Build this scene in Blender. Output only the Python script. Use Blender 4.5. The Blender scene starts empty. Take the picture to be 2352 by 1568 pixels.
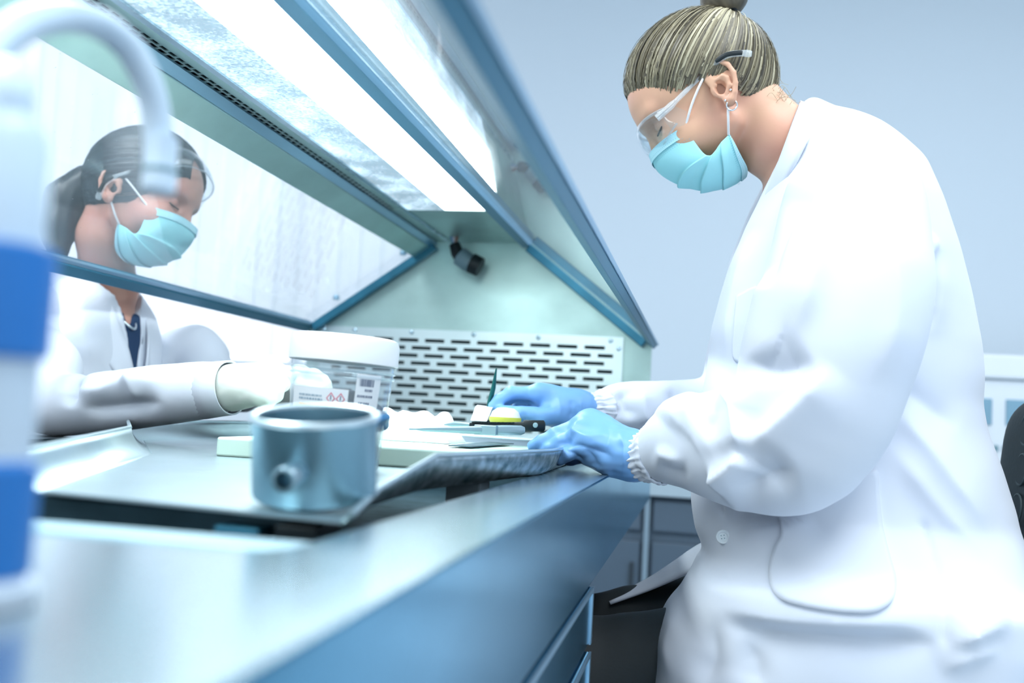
import bpy, bmesh, math, random
import numpy as np
from mathutils import Matrix, Vector
random.seed(7); RNG = np.random.default_rng(7)
SC = bpy.context.scene
COL = SC.collection

# ------------------------------------------------------------------ camera
cam_data = bpy.data.cameras.new('camera')
cam_data.sensor_width = 36.0
cam_data.lens = 35.0
cam_data.clip_start = 0.01
cam_data.dof.use_dof = True
cam_data.dof.focus_distance = 1.27
cam_data.dof.aperture_fstop = 3.6
cam = bpy.data.objects.new('camera', cam_data); COL.objects.link(cam)
cam.matrix_world = Matrix(((0.981057, -0.040108, 0.189523, 0.0), (0.185816, -0.081776, -0.979176, 0.0),
                           (0.054771, 0.995843, -0.072775, 1.0), (0, 0, 0, 1)))
SC.camera = cam

# ------------------------------------------------------------------ world and lights
world = bpy.data.worlds.new('world'); SC.world = world
world.use_nodes = True
bg = world.node_tree.nodes['Background']
bg.inputs[0].default_value = (0.80, 0.91, 1.0, 1)
bg.inputs[1].default_value = 0.88

def area_light(name, loc, rot, sx, sy, power, color):
    d = bpy.data.lights.new(name, 'AREA'); d.shape = 'RECTANGLE'; d.size = sx; d.size_y = sy
    d.energy = power; d.color = color
    o = bpy.data.objects.new(name, d); COL.objects.link(o); o.location = loc; o.rotation_euler = rot
    return o
area_light('unseen_ceiling_lamp', (1.0, 1.7, 3.22), (0, 0, 0), 1.2, 2.4, 26, (0.90, 0.96, 1.0))
area_light('unseen_ceiling_lamp', (-1.6, 0.2, 3.22), (0, 0, 0), 0.8, 1.6, 70, (0.88, 0.95, 1.0))  # added fill, set forward to brighten the left person's camera side
area_light('unseen_ceiling_lamp', (0.75, -0.1, 3.22), (0, 0, 0), 1.0, 2.0, 50, (0.90, 0.96, 1.0))  # added key light out of view, brightens what faces the camera
SC.view_settings.view_transform = 'Standard'
SC.view_settings.look = 'None'
SC.view_settings.gamma = 1.0
SC.view_settings.use_curve_mapping = False
SC.view_settings.exposure = 0.34
SC.cycles.use_denoising = True
SC.cycles.max_bounces = 8
SC.cycles.transparent_max_bounces = 24
SC.cycles.sample_clamp_indirect = 6.0
SC.cycles.caustics_reflective = False
SC.cycles.caustics_refractive = False

# ------------------------------------------------------------------ helpers
def tag(o, label=None, cat=None, group=None, kind=None):
    if label: o['label'] = label
    if cat: o['category'] = cat
    if group: o['group'] = group
    if kind: o['kind'] = kind
    return o

def empty(name, loc, label, cat, group=None):
    o = bpy.data.objects.new(name, None); COL.objects.link(o)
    o.location = loc; o.empty_display_size = 0.05
    return tag(o, label, cat, group)

def link(name, me, mat=None, parent=None, smooth=False):
    o = bpy.data.objects.new(name, me); COL.objects.link(o)
    if mat is not None: me.materials.append(mat)
    if smooth:
        me.polygons.foreach_set('use_smooth', [True] * len(me.polygons))
    if parent is not None:
        o.parent = parent
        o.matrix_parent_inverse = world_matrix(parent).inverted()
    return o

def world_matrix(o):
    m = Matrix.LocRotScale(o.location, o.rotation_euler, o.scale)
    if o.parent is not None:
        m = world_matrix(o.parent) @ o.matrix_parent_inverse @ m
    return m

def mesh(name, verts, faces, mat=None, parent=None, smooth=False):
    me = bpy.data.meshes.new(name)
    me.from_pydata([tuple(map(float, v)) for v in verts], [], [tuple(map(int, f)) for f in faces])
    me.update()
    return link(name, me, mat, parent, smooth)

def bm_obj(name, bm, mat=None, parent=None, smooth=False):
    bmesh.ops.recalc_face_normals(bm, faces=bm.faces)
    me = bpy.data.meshes.new(name); bm.to_mesh(me); bm.free()
    return link(name, me, mat, parent, smooth)

def sharp(o, ang=35):
    me = o.data
    me.polygons.foreach_set('use_smooth', [True] * len(me.polygons))
    me.set_sharp_from_angle(angle=math.radians(ang))
    return o

def bevel(o, w=0.002, seg=2):
    m = o.modifiers.new('bevel', 'BEVEL'); m.width = w; m.segments = seg; m.limit_method = 'ANGLE'; m.angle_limit = math.radians(40)
    return o

def box(name, lo, hi, mat, parent=None, bev=0.0):
    x0, y0, z0 = lo; x1, y1, z1 = hi
    v = [(x0,y0,z0),(x1,y0,z0),(x1,y1,z0),(x0,y1,z0),(x0,y0,z1),(x1,y0,z1),(x1,y1,z1),(x0,y1,z1)]
    f = [(0,3,2,1),(4,5,6,7),(0,1,5,4),(1,2,6,5),(2,3,7,6),(3,0,4,7)]
    o = mesh(name, v, f, mat, parent)
    if bev: bevel(o, bev)
    return o

def prism(name, poly, ext, mat, parent=None, bev=0.0):
    """a flat 3D polygon pushed along the vector ext"""
    n = len(poly); e = Vector(ext)
    v = [Vector(p) for p in poly] + [Vector(p) + e for p in poly]
    f = [tuple(range(n)), tuple(range(2*n-1, n-1, -1))] + [(i, n+i, n+(i+1) % n, (i+1) % n) for i in range(n)]
    bm = bmesh.new(); vs = [bm.verts.new(p) for p in v]
    for q in f: bm.faces.new([vs[i] for i in q])
    o = bm_obj(name, bm, mat, parent)
    if bev: bevel(o, bev)
    return o

def frames(pts):
    pts = [Vector(p) for p in pts]; out = []; up = None
    for i, p in enumerate(pts):
        a = pts[max(i-1, 0)]; b = pts[min(i+1, len(pts)-1)]
        t = (b - a).normalized()
        if up is None:
            up = Vector((0, 0, 1)) if abs(t.z) < 0.9 else Vector((0, 1, 0))
        u = (up - t * up.dot(t)).normalized(); w = t.cross(u); up = u
        out.append((p, u, w))
    return out

def tube_data(pts, r, seg=12, cap=True, sx=1.0, sy=1.0):
    if not hasattr(r, '__len__'): r = [r] * len(pts)
    v = []; f = []
    for (p, u, w), rr in zip(frames(pts), r):
        for k in range(seg):
            a = 2 * math.pi * k / seg
            v.append(p + u * (math.cos(a) * rr * sx) + w * (math.sin(a) * rr * sy))
    n = len(pts)
    for i in range(n - 1):
        for k in range(seg):
            k2 = (k + 1) % seg
            f.append((i*seg+k, i*seg+k2, (i+1)*seg+k2, (i+1)*seg+k))
    if cap:
        f.append(tuple(range(seg-1, -1, -1))); f.append(tuple((n-1)*seg+k for k in range(seg)))
    return v, f

def tube(name, pts, r, mat, parent=None, seg=12, cap=True, sx=1.0, sy=1.0, ang=50):
    v, f = tube_data(pts, r, seg, cap, sx, sy)
    return sharp(mesh(name, v, f, mat, parent), ang)

def catmull(pts, n=6):
    P = [np.array(p, float) for p in pts]; P = [2*P[0]-P[1]] + P + [2*P[-1]-P[-2]]; out = []
    for i in range(1, len(P) - 2):
        for k in range(n):
            t = k / n; a, b, c, d = P[i-1:i+3]
            out.append(0.5*((2*b)+(c-a)*t+(2*a-5*b+4*c-d)*t*t+(3*b-a-3*c+d)*t**3))
    out.append(P[-2]); return out

def lathe(name, prof, origin, mat, parent=None, seg=48, rot=None, ang=35):
    """prof: list of (radius, height); radius 0 closes"""
    v = []; f = []; O = Vector(origin); R = rot if rot is not None else Matrix.Identity(3)
    idx = []
    for r, z in prof:
        if r <= 1e-6:
            idx.append([len(v)]); v.append(O + R @ Vector((0, 0, z)))
        else:
            idx.append(list(range(len(v), len(v)+seg)))
            for k in range(seg):
                a = 2*math.pi*k/seg; v.append(O + R @ Vector((r*math.cos(a), r*math.sin(a), z)))
    for a, b in zip(idx[:-1], idx[1:]):
        for k in range(seg):
            k2 = (k+1) % seg
            if len(a) == 1 and len(b) == 1: break
            if len(a) == 1: f.append((a[0], b[k2], b[k]))
            elif len(b) == 1: f.append((a[k], a[k2], b[0]))
            else: f.append((a[k], a[k2], b[k2], b[k]))
    bm = bmesh.new(); vs = [bm.verts.new(p) for p in v]
    for q in f: bm.faces.new([vs[i] for i in q])
    return sharp(bm_obj(name, bm, mat, parent), ang)

# ------------------------------------------------------------------ materials
MATS = {}
def mat(name, color, rough=0.5, metal=0.0, spec=0.5, noise=None, bump=None, alpha=None, trans=0.0, emit=None, sheen=0.0, sss=0.0, coat=0.0, ior=None):
    """noise = (scale, amount, stretch xyz) varies the colour; bump = (scale, strength, stretch) fine relief"""
    m = bpy.data.materials.new(name); m.use_nodes = True; nt = m.node_tree
    b = nt.nodes['Principled BSDF']
    b.inputs['Base Color'].default_value = (*color, 1); b.inputs['Roughness'].default_value = rough
    b.inputs['Metallic'].default_value = metal; b.inputs['Specular IOR Level'].default_value = spec
    b.inputs['Transmission Weight'].default_value = trans; b.inputs['Sheen Weight'].default_value = sheen
    b.inputs['Coat Weight'].default_value = coat
    if ior: b.inputs['IOR'].default_value = ior
    if sss:
        b.inputs['Subsurface Weight'].default_value = sss; b.inputs['Subsurface Radius'].default_value = (0.012, 0.006, 0.004)
        b.inputs['Subsurface Scale'].default_value = 0.6
    if alpha is not None: b.inputs['Alpha'].default_value = alpha
    if emit:
        b.inputs['Emission Color'].default_value = (*emit[0], 1); b.inputs['Emission Strength'].default_value = emit[1]
    def tex(scale, stretch, detail=4):
        tc = nt.nodes.new('ShaderNodeTexCoord'); mp = nt.nodes.new('ShaderNodeMapping'); n = nt.nodes.new('ShaderNodeTexNoise')
        mp.inputs['Scale'].default_value = stretch; n.inputs['Scale'].default_value = scale; n.inputs['Detail'].default_value = detail
        nt.links.new(tc.outputs['Object'], mp.inputs['Vector']); nt.links.new(mp.outputs['Vector'], n.inputs['Vector'])
        return n
    if noise:
        n = tex(noise[0], noise[2] if len(noise) > 2 else (1, 1, 1))
        mx = nt.nodes.new('ShaderNodeMix'); mx.data_type = 'RGBA'
        c2 = noise[3] if len(noise) > 3 else tuple(max(0, c*(1-noise[1])) for c in color)
        rmp = nt.nodes.new('ShaderNodeMapRange'); rmp.inputs[1].default_value = 0.35; rmp.inputs[2].default_value = 0.68
        nt.links.new(n.outputs['Fac'], rmp.inputs[0]); nt.links.new(rmp.outputs[0], mx.inputs[0])
        mx.inputs[6].default_value = (*color, 1); mx.inputs[7].default_value = (*c2, 1)
        nt.links.new(mx.outputs[2], b.inputs['Base Color'])
        if metal > 0.5:
            r2 = nt.nodes.new('ShaderNodeMapRange'); r2.inputs[3].default_value = rough*0.85; r2.inputs[4].default_value = min(1, rough*1.35)
            nt.links.new(n.outputs['Fac'], r2.inputs[0]); nt.links.new(r2.outputs[0], b.inputs['Roughness'])
    if bump:
        n = tex(bump[0], bump[2] if len(bump) > 2 else (1, 1, 1), 3)
        bp = nt.nodes.new('ShaderNodeBump'); bp.inputs['Strength'].default_value = bump[1]; bp.inputs['Distance'].default_value = 0.002
        nt.links.new(n.outputs['Fac'], bp.inputs['Height']); nt.links.new(bp.outputs['Normal'], b.inputs['Normal'])
    MATS[name] = m
    return m

def glass_mat(name, tint, refl=1.0, rough=0.0, dirt=0.0, veil=0.045):
    """thin clear sheet: straight-through light with a Fresnel reflection, a little dust"""
    m = bpy.data.materials.new(name); m.use_nodes = True; nt = m.node_tree; nt.nodes.clear()
    out = nt.nodes.new('ShaderNodeOutputMaterial'); tr = nt.nodes.new('ShaderNodeBsdfTransparent'); gl = nt.nodes.new('ShaderNodeBsdfGlossy')
    tr.inputs[0].default_value = (*tint, 1); gl.inputs['Roughness'].default_value = rough; gl.inputs[0].default_value = (refl, refl, refl, 1)
    lw = nt.nodes.new('ShaderNodeLayerWeight'); pw = nt.nodes.new('ShaderNodeMath'); pw.operation = 'POWER'; pw.inputs[1].default_value = 5.0
    fr = nt.nodes.new('ShaderNodeMath'); fr.operation = 'MULTIPLY_ADD'; fr.inputs[1].default_value = 0.96; fr.inputs[2].default_value = 0.04
    lw.inputs[0].default_value = 0.5; nt.links.new(lw.outputs['Facing'], pw.inputs[0]); nt.links.new(pw.outputs[0], fr.inputs[0])
    mx = nt.nodes.new('ShaderNodeMixShader')
    nt.links.new(fr.outputs[0], mx.inputs[0]); nt.links.new(tr.outputs[0], mx.inputs[1]); nt.links.new(gl.outputs[0], mx.inputs[2])
    last = mx
    if dirt > 0:
        df = nt.nodes.new('ShaderNodeBsdfDiffuse'); df.inputs[0].default_value = (0.86, 0.94, 1, 1)
        tc = nt.nodes.new('ShaderNodeTexCoord'); n = nt.nodes.new('ShaderNodeTexNoise'); n.inputs['Scale'].default_value = 330; n.inputs['Detail'].default_value = 1
        rp = nt.nodes.new('ShaderNodeMapRange'); rp.inputs[1].default_value = 0.76; rp.inputs[2].default_value = 0.80; rp.inputs[3].default_value = veil; rp.inputs[4].default_value = dirt
        m2 = nt.nodes.new('ShaderNodeMixShader')
        nt.links.new(tc.outputs['Object'], n.inputs['Vector']); nt.links.new(n.outputs['Fac'], rp.inputs[0]); nt.links.new(rp.outputs[0], m2.inputs[0])
        nt.links.new(mx.outputs[0], m2.inputs[1]); nt.links.new(df.outputs[0], m2.inputs[2]); last = m2
    nt.links.new(last.outputs[0], out.inputs[0])
    return m

STEEL = mat('brushed_steel', (0.55, 0.69, 0.76), 0.24, 1.0, noise=(18, 0.18, (1, 1, 1)), bump=(60, 0.03))
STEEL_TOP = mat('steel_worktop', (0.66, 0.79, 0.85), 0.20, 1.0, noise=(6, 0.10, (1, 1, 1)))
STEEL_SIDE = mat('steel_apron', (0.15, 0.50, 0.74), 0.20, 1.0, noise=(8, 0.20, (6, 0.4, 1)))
STEEL_GREEN = mat('hood_steel', (0.48, 0.64, 0.61), 0.40, 1.0, noise=(5, 0.20, (1, 1, 1.6)), bump=(30, 0.05))
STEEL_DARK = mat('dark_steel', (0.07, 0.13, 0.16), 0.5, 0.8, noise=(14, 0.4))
STEEL_CUP = mat('cup_steel', (0.25, 0.41, 0.49), 0.36, 1.0, noise=(9, 0.12, (1, 1, 0.3)))
RAIL = mat('blue_grey_rail', (0.04, 0.21, 0.32), 0.40, 0.5, noise=(6, 0.25, (3, 0.3, 3)))
RAIL_LIGHT = mat('bright_rail', (0.36, 0.56, 0.72), 0.32, 0.8, noise=(6, 0.2, (3, 0.3, 3)))
BLACK = mat('black_plastic', (0.006, 0.012, 0.015), 0.5, spec=0.3)
VOID = mat('dark_plenum', (0.02, 0.05, 0.06), 0.9)
GREYP = mat('grey_plastic', (0.20, 0.34, 0.40), 0.45)
WHITEP = mat('white_plastic', (0.86, 0.89, 0.92), 0.32)
WALL = mat('pale_blue_paint', (0.73, 0.81, 0.88), 0.85, bump=(220, 0.04))
WALLW = mat('white_paint', (0.84, 0.88, 0.92), 0.85)
CEIL = mat('ceiling_white', (0.85, 0.88, 0.90), 0.9)
FLOORM = mat('grey_vinyl_floor', (0.58, 0.68, 0.76), 0.45, noise=(4, 0.12))
CABM = mat('blue_grey_laminate', (0.085, 0.125, 0.17), 0.5)
CABLIGHT = mat('pale_worktop', (0.42, 0.52, 0.58), 0.4)
CABMID = mat('grey_trim', (0.24, 0.33, 0.40), 0.5)
GAPM = mat('cabinet_gap', (0.03, 0.04, 0.05), 0.8)
PANE = glass_mat('hood_pane_glass', (0.965, 0.985, 0.99), 1.0, 0.0, 0.35, 0.085)
GRILLE = mat('grille_steel', (0.70, 0.80, 0.81), 0.40, 1.0, noise=(5, 0.12), bump=(30, 0.04))
RAIL_BLUE = mat('blue_rail', (0.20, 0.44, 0.62), 0.45, 0.4, noise=(6, 0.2, (3, 0.3, 3)))

# ------------------------------------------------------------------ the room
def st(o): o['kind'] = 'structure'; return o
st(box('floor', (-4.2, -2.6, -0.05), (3.4, 4.6, 0.0), FLOORM))
st(box('ceiling', (-4.2, -2.6, 3.25), (3.4, 4.6, 3.30), CEIL))
st(box('wall_right', (3.35, -2.6, 0.0), (3.40, 4.6, 3.25), WALL))
st(box('wall_left', (-4.2, -2.6, 0.0), (-4.15, 4.6, 3.25), WALLW))
# the far wall has a wide window on the left, closed by vertical blinds
st(box('wall_back', (-1.25, 4.5, 0.0), (3.35, 4.6, 3.25), WALL))
st(box('wall_back_sill', (-4.15, 4.5, 0.0), (-1.25, 4.6, 1.18), WALLW))
DAY = mat('daylit_glass', (0.9, 0.95, 1.0), 0.3, emit=((1.0, 0.98, 0.98), 1.15))
BLINDM = mat('white_blind_fabric', (0.90, 0.92, 0.94), 0.8, trans=0.0)
nt = BLINDM.node_tree; bb = nt.nodes['Principled BSDF']
tl = nt.nodes.new('ShaderNodeBsdfTranslucent'); tl.inputs[0].default_value = (0.95, 0.97, 1, 1)
mxs = nt.nodes.new('ShaderNodeMixShader'); mxs.inputs[0].default_value = 0.62
nt.links.new(bb.outputs[0], mxs.inputs[1]); nt.links.new(tl.outputs[0], mxs.inputs[2]); nt.links.new(mxs.outputs[0], nt.nodes['Material Output'].inputs[0])
w1 = st(box('window_1', (-4.15, 4.60, 1.18), (-1.25, 4.62, 3.25), DAY))
for x in (-4.12, -3.0, -1.95, -1.28):
    box('window_frame', (x - 0.03, 4.54, 1.18), (x + 0.03, 4.60, 3.25), WHITEP, w1)
box('window_sill', (-4.15, 4.40, 1.15), (-1.25, 4.56, 1.19), WALLW, w1, 0.004)
vb = empty('vertical_blind', (-2.7, 4.45, 1.2), 'white vertical blind closed across the bright window behind the left person', 'blind')
box('head_rail', (-4.12, 4.42, 3.16), (-1.22, 4.47, 3.22), WHITEP, vb)
x = -4.08; i = 0
slat_me = None
while x < -1.26:
    a = math.radians(5 + 3 * math.sin(i * 2.3)); hw = 0.0545
    dx, dy = math.cos(a) * hw, math.sin(a) * hw
    if i in (17, 27, 9): dx *= 0.80
    prism('slat', [(x-dx, 4.445-dy, 1.21), (x+dx, 4.445+dy, 1.21), (x+dx, 4.445+dy, 3.16), (x-dx, 4.445-dy, 3.16)], (0.0, 0.0015, 0), BLINDM, vb)
    x += 0.105; i += 1

# laboratory bench along the far wall: cabinet units, one worktop
BY = 3.60
units = [(-1.15, -0.60), (-0.60, -0.185), (-0.165, 0.42), (0.42, 1.0), (1.0, 1.6), (1.6, 2.2)]
names = ['under the hood, leftmost of the row', 'left of the pale cabinet seam', 'right of the pale cabinet seam, beside the coat', 'behind the seated person', 'behind the black chair', 'rightmost of the row']
for (a, b_), nm in zip(units, names):
    u = empty('bench_cabinet', ((a+b_)/2, 4.05, 0), 'blue-grey base cabinet at the far wall, ' + nm, 'cabinet', 'base cabinets along the far wall')
    box('body', (a, BY+0.03, 0.08), (b_, 4.5, 0.735), CABM, u)
    box('plinth', (a, BY+0.09, 0.0), (b_, 4.45, 0.08), GAPM, u)
    d = box('drawer', (a+0.012, BY+0.010, 0.615), (b_-0.012, BY+0.03, 0.722), CABM, u, 0.003)
    box('handle', ((a+b_)/2-0.06, BY-0.006, 0.664), ((a+b_)/2+0.06, BY+0.010, 0.674), GAPM, d)
    m_ = (a+b_)/2
    for q0, q1 in ((a+0.012, m_-0.004), (m_+0.004, b_-0.012)):
        d = box('door', (q0, BY+0.010, 0.10), (q1, BY+0.03, 0.575), CABM, u, 0.003)
        box('handle', (q1-0.03, BY-0.004, 0.40), (q1-0.02, BY+0.010, 0.50), GAPM, d)
box_strip = box('cabinet_divider', (-0.184, BY+0.002, 0.0), (-0.166, 4.5, 0.735), CABMID)
tag(box_strip, 'narrow pale upright panel between two far cabinets under the hood', 'panel')
tag(box('bench_worktop', (-1.2, BY-0.02, 0.74), (2.3, 4.5, 0.802), CABLIGHT, None, 0.004), 'long pale worktop running along the far wall behind the seated person', 'worktop')

# analyser on the bench at the right
ANW = mat('analyser_white', (0.80, 0.85, 0.90), 0.4)
ANG = mat('analyser_window', (0.22, 0.40, 0.52), 0.15)
an = empty('lab_analyser', (1.15, 4.0, 0.802), 'white bench analyser with two blue-grey windows beside the black chair back', 'analyser')
box('body', (0.78, 3.72, 0.802), (1.62, 4.30, 1.215), ANW, an, 0.012)
box('cover', (0.80, 3.70, 1.215), (1.60, 4.28, 1.30), WALLW, an, 0.01)
for a in (0.885, 1.035, 1.30):
    w_ = box('window', (a, 3.712, 1.055), (a+0.105, 3.725, 1.145), ANG, an, 0.003)
for k in range(6):
    box('button', (0.97+0.028*k, 3.712, 0.965), (0.985+0.028*k, 3.722, 0.985), GREYP, an, 0.002)
box('tray_slot', (0.92, 3.710, 0.885), (1.30, 3.722, 0.90), GREYP, an)
bt = empty('reagent_bottle', (0.905, 3.66, 0.802), 'dark reagent bottle standing before the white analyser', 'bottle')
lathe('bottle_body', [(0, 0), (0.028, 0), (0.03, 0.01), (0.03, 0.22), (0.013, 0.26), (0.013, 0.29), (0, 0.29)], (0.905, 3.66, 0.802), BLACK, bt, 24)
lathe('cap', [(0.017, 0.28), (0.017, 0.335), (0, 0.335)], (0.905, 3.66, 0.802), BLACK, bt, 24)

# ------------------------------------------------------------------ ventilated dissection table
TZ = 0.93; TX = -0.112; TXL = -0.985
tb = empty('dissection_table', (-0.55, 1.0, 0), 'stainless steel ventilated dissection table with a recessed well', 'table')
def rounded_rect(x0, y0, x1, y1, r, n=6):
    p = []
    for cx, cy, a0 in ((x1-r, y0+r, -90), (x1-r, y1-r, 0), (x0+r, y1-r, 90), (x0+r, y0+r, 180)):
        for k in range(n+1):
            a = math.radians(a0 + 90*k/n); p.append((cx + r*math.cos(a), cy + r*math.sin(a)))
    return p
WX0, WX1, WY0, WY1 = -0.90, -0.19, 0.433, 2.22
bm = bmesh.new()
def loop(pts, z):
    vs = [bm.verts.new((p[0], p[1], z)) for p in pts]
    return vs, [bm.edges.new((vs[i], vs[(i+1) % len(vs)])) for i in range(len(vs))]
outer, e1 = loop(rounded_rect(TXL, -0.36, TX, 2.40, 0.004, 3), TZ)
inner, e2 = loop(rounded_rect(WX0, WY0, WX1, WY1, 0.035, 6), TZ)
bmesh.ops.triangle_fill(bm, use_beauty=True, edges=e1+e2)
top_o = bm_obj('worktop_rim', bm, STEEL_TOP, tb)
for p in top_o.data.polygons:
    if p.normal.z < 0: p.flip()
# inside walls of the well and its ledges
def ring_wall(name, pts, z0, z1, m, parent):
    n = len(pts); v = [(p[0], p[1], z0) for p in pts] + [(p[0], p[1], z1) for p in pts]
    return mesh(name, v, [(i, (i+1) % n, n+(i+1) % n, n+i) for i in range(n)], m, parent)
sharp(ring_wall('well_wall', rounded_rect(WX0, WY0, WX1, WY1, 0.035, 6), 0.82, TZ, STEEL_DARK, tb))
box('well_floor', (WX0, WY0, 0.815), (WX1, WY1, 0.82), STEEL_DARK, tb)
box('well_rail', (WX0, 0.456, 0.905), (WX1, 0.492, 0.9290), mat('dull_steel', (0.40, 0.55, 0.62), 0.55, 0.8), tb, 0.003)
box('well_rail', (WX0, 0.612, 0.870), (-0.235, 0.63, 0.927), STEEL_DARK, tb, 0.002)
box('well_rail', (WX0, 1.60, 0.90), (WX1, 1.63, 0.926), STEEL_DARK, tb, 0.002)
box('support_block', (-0.292, 0.575, 0.895), (-0.262, 0.60, 0.922), RAIL, tb, 0.002)
box('support_block', (-0.250, 0.57, 0.895), (-0.222, 0.61, 0.9265), BLACK, tb, 0.002)
box('support_block', (-0.262, 1.03, 0.82), (-0.225, 1.08, 0.926), CABLIGHT, tb, 0.002)
box('support_block', (-0.60, 0.98, 0.82), (-0.55, 1.03, 0.926), STEEL_DARK, tb, 0.002)
tube('drain_pipe', [(-0.226, 1.32, 0.82), (-0.226, 1.32, 0.90)], 0.02, mat('copper_brown', (0.22, 0.07, 0.05), 0.4), tb)
# aprons hanging from the rim
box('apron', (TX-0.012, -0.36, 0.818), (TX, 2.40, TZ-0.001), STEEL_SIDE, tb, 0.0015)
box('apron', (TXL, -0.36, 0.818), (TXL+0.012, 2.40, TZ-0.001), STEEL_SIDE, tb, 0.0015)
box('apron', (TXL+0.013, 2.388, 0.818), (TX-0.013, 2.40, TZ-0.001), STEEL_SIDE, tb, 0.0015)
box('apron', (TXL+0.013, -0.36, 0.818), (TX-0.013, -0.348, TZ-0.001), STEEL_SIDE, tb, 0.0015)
# base cabinet under the near half
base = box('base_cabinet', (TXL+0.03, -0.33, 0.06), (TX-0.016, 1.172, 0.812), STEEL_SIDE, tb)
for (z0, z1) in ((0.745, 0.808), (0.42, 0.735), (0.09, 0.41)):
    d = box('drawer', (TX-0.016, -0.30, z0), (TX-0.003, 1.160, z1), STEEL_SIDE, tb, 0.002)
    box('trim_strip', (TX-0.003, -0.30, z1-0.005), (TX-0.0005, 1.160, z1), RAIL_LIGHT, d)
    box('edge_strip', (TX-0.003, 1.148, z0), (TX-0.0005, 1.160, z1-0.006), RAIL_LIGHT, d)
for x, y in ((-0.48, 2.34), (-0.72, 2.34)):
    box('leg', (x-0.022, y-0.022, 0.0), (x+0.022, y+0.022, 0.818), STEEL_SIDE, tb, 0.003)

# ------------------------------------------------------------------ hood
HY0, HY1 = -0.30, 2.33
PL, PLT, PRT, PR = (-0.969, 1.190), (-0.655, 1.410), (-0.414, 1.410), (-0.120, 1.184)
hd = empty('extraction_hood', (-0.55, 1.0, TZ), 'steel extraction hood with sloping glass sides and slotted end grille on the table', 'hood')
GX0, GX1, GZ0, GZ1 = -0.905, -0.195, 0.955, 1.178
def P2(x, z, y): return (x, y, z)
def end_panel(y, d):
    bm = bmesh.new()
    def poly(pts):
        a = [bm.verts.new((x, y, z)) for x, z in pts]; b = [bm.verts.new((x, y+d, z)) for x, z in pts]; n = len(a)
        bm.faces.new(a); bm.faces.new(b[::-1])
        for i in range(n): bm.faces.new((a[i], a[(i+1) % n], b[(i+1) % n], b[i]))
    poly([(PL[0], GZ1), (PR[0], GZ1), PR, PRT, PLT, PL])
    poly([(PL[0], TZ+0.0015), (GX0, TZ+0.0015), (GX0, GZ1), (PL[0], GZ1)])
    poly([(GX1, TZ+0.0015), (PR[0], TZ+0.0015), (PR[0], GZ1), (GX1, GZ1)])
    poly([(GX0, TZ+0.0015), (GX1, TZ+0.0015), (GX1, GZ0), (GX0, GZ0)])
    return bm_obj('end_panel', bm, STEEL_GREEN, hd)
end_panel(HY1, 0.02); end_panel(HY0-0.02, 0.02)
# slotted grille plate with real openings
bm = bmesh.new()
yg = HY1 - 0.003
def quad(x0, x1, z0, z1):
    if x1 - x0 > 1e-5: bm.faces.new([bm.verts.new(p) for p in ((x0, yg, z0), (x1, yg, z0), (x1, yg, z1), (x0, yg, z1))])
gx0, gx1, gz0, gz1 = -0.932, -0.185, 0.944, 1.1935
sx0, sx1 = -0.900, -0.208
pitch_x, slot_l, pitch_z, slot_h = 0.0648, 0.0485, 0.01855, 0.0084
ztop = 1.1665
rows = 12; prev = gz1
for r in range(rows):
    zc = ztop - r*pitch_z; z1_, z0_ = zc+slot_h/2, zc-slot_h/2
    quad(gx0, gx1, z1_, prev)
    xs = -0.730 - 0.0648*4 + (0.0324 if r % 2 else 0); cur = gx0
    while xs < sx1:
        a, b_ = max(xs, sx0), min(xs+slot_l, sx1)
        if b_ - a > 0.006:
            quad(cur, a, z0_, z1_); cur = b_
        xs += pitch_x
    quad(cur, gx1, z0_, z1_); prev = z0_
quad(gx0, gx1, gz0, prev)
gr = bm_obj('grille', bm, GRILLE, hd)
so = gr.modifiers.new('solid', 'SOLIDIFY'); so.thickness = 0.0022; so.offset = 0
for x, z in ((-0.925, 1.186), (-0.845, 1.186), (-0.700, 1.186), (-0.545, 1.186), (-0.387, 1.185), (-0.215, 1.184), (-0.195, 1.166), (-0.195, 1.05), (-0.925, 1.05)):
    lathe('screw', [(0, 0.0035), (0.003, 0.003), (0.0055, 0.0012), (0.0058, 0)], (x, yg-0.001, z), STEEL, gr, 14, Matrix.Rotation(math.radians(90), 3, 'X'))
plen = box('plenum', (GX0-0.01, HY1+0.022, TZ+0.002), (GX1+0.01, HY1+0.062, GZ1+0.008), VOID, hd)

# ceiling of the hood: frame strips, slotted vent strip, lamp diffuser
CZ = 1.410
def yslab(name, x0, x1, z0, z1, m, y0=HY0, y1=HY1, bev=0.0): return box(name, (x0, y0, z0), (x1, y1, z1), m, hd, bev)
SPECK = mat('speckled_glow', (0.55, 0.70, 0.80), 0.5)  # glow added as speckled emission; the flush lamp cannot light this strip
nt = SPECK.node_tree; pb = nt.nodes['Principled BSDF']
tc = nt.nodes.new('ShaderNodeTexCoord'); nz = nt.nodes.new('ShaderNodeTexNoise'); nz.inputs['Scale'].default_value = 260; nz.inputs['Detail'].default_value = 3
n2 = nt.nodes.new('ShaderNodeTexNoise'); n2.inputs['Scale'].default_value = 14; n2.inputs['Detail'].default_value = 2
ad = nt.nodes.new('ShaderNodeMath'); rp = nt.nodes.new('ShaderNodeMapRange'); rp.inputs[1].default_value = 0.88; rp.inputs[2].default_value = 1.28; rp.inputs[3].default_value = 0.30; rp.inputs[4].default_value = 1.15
nt.links.new(tc.outputs['Object'], nz.inputs['Vector']); nt.links.new(tc.outputs['Object'], n2.inputs['Vector']); nt.links.new(nz.outputs['Fac'], ad.inputs[0]); nt.links.new(n2.outputs['Fac'], ad.inputs[1])
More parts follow.
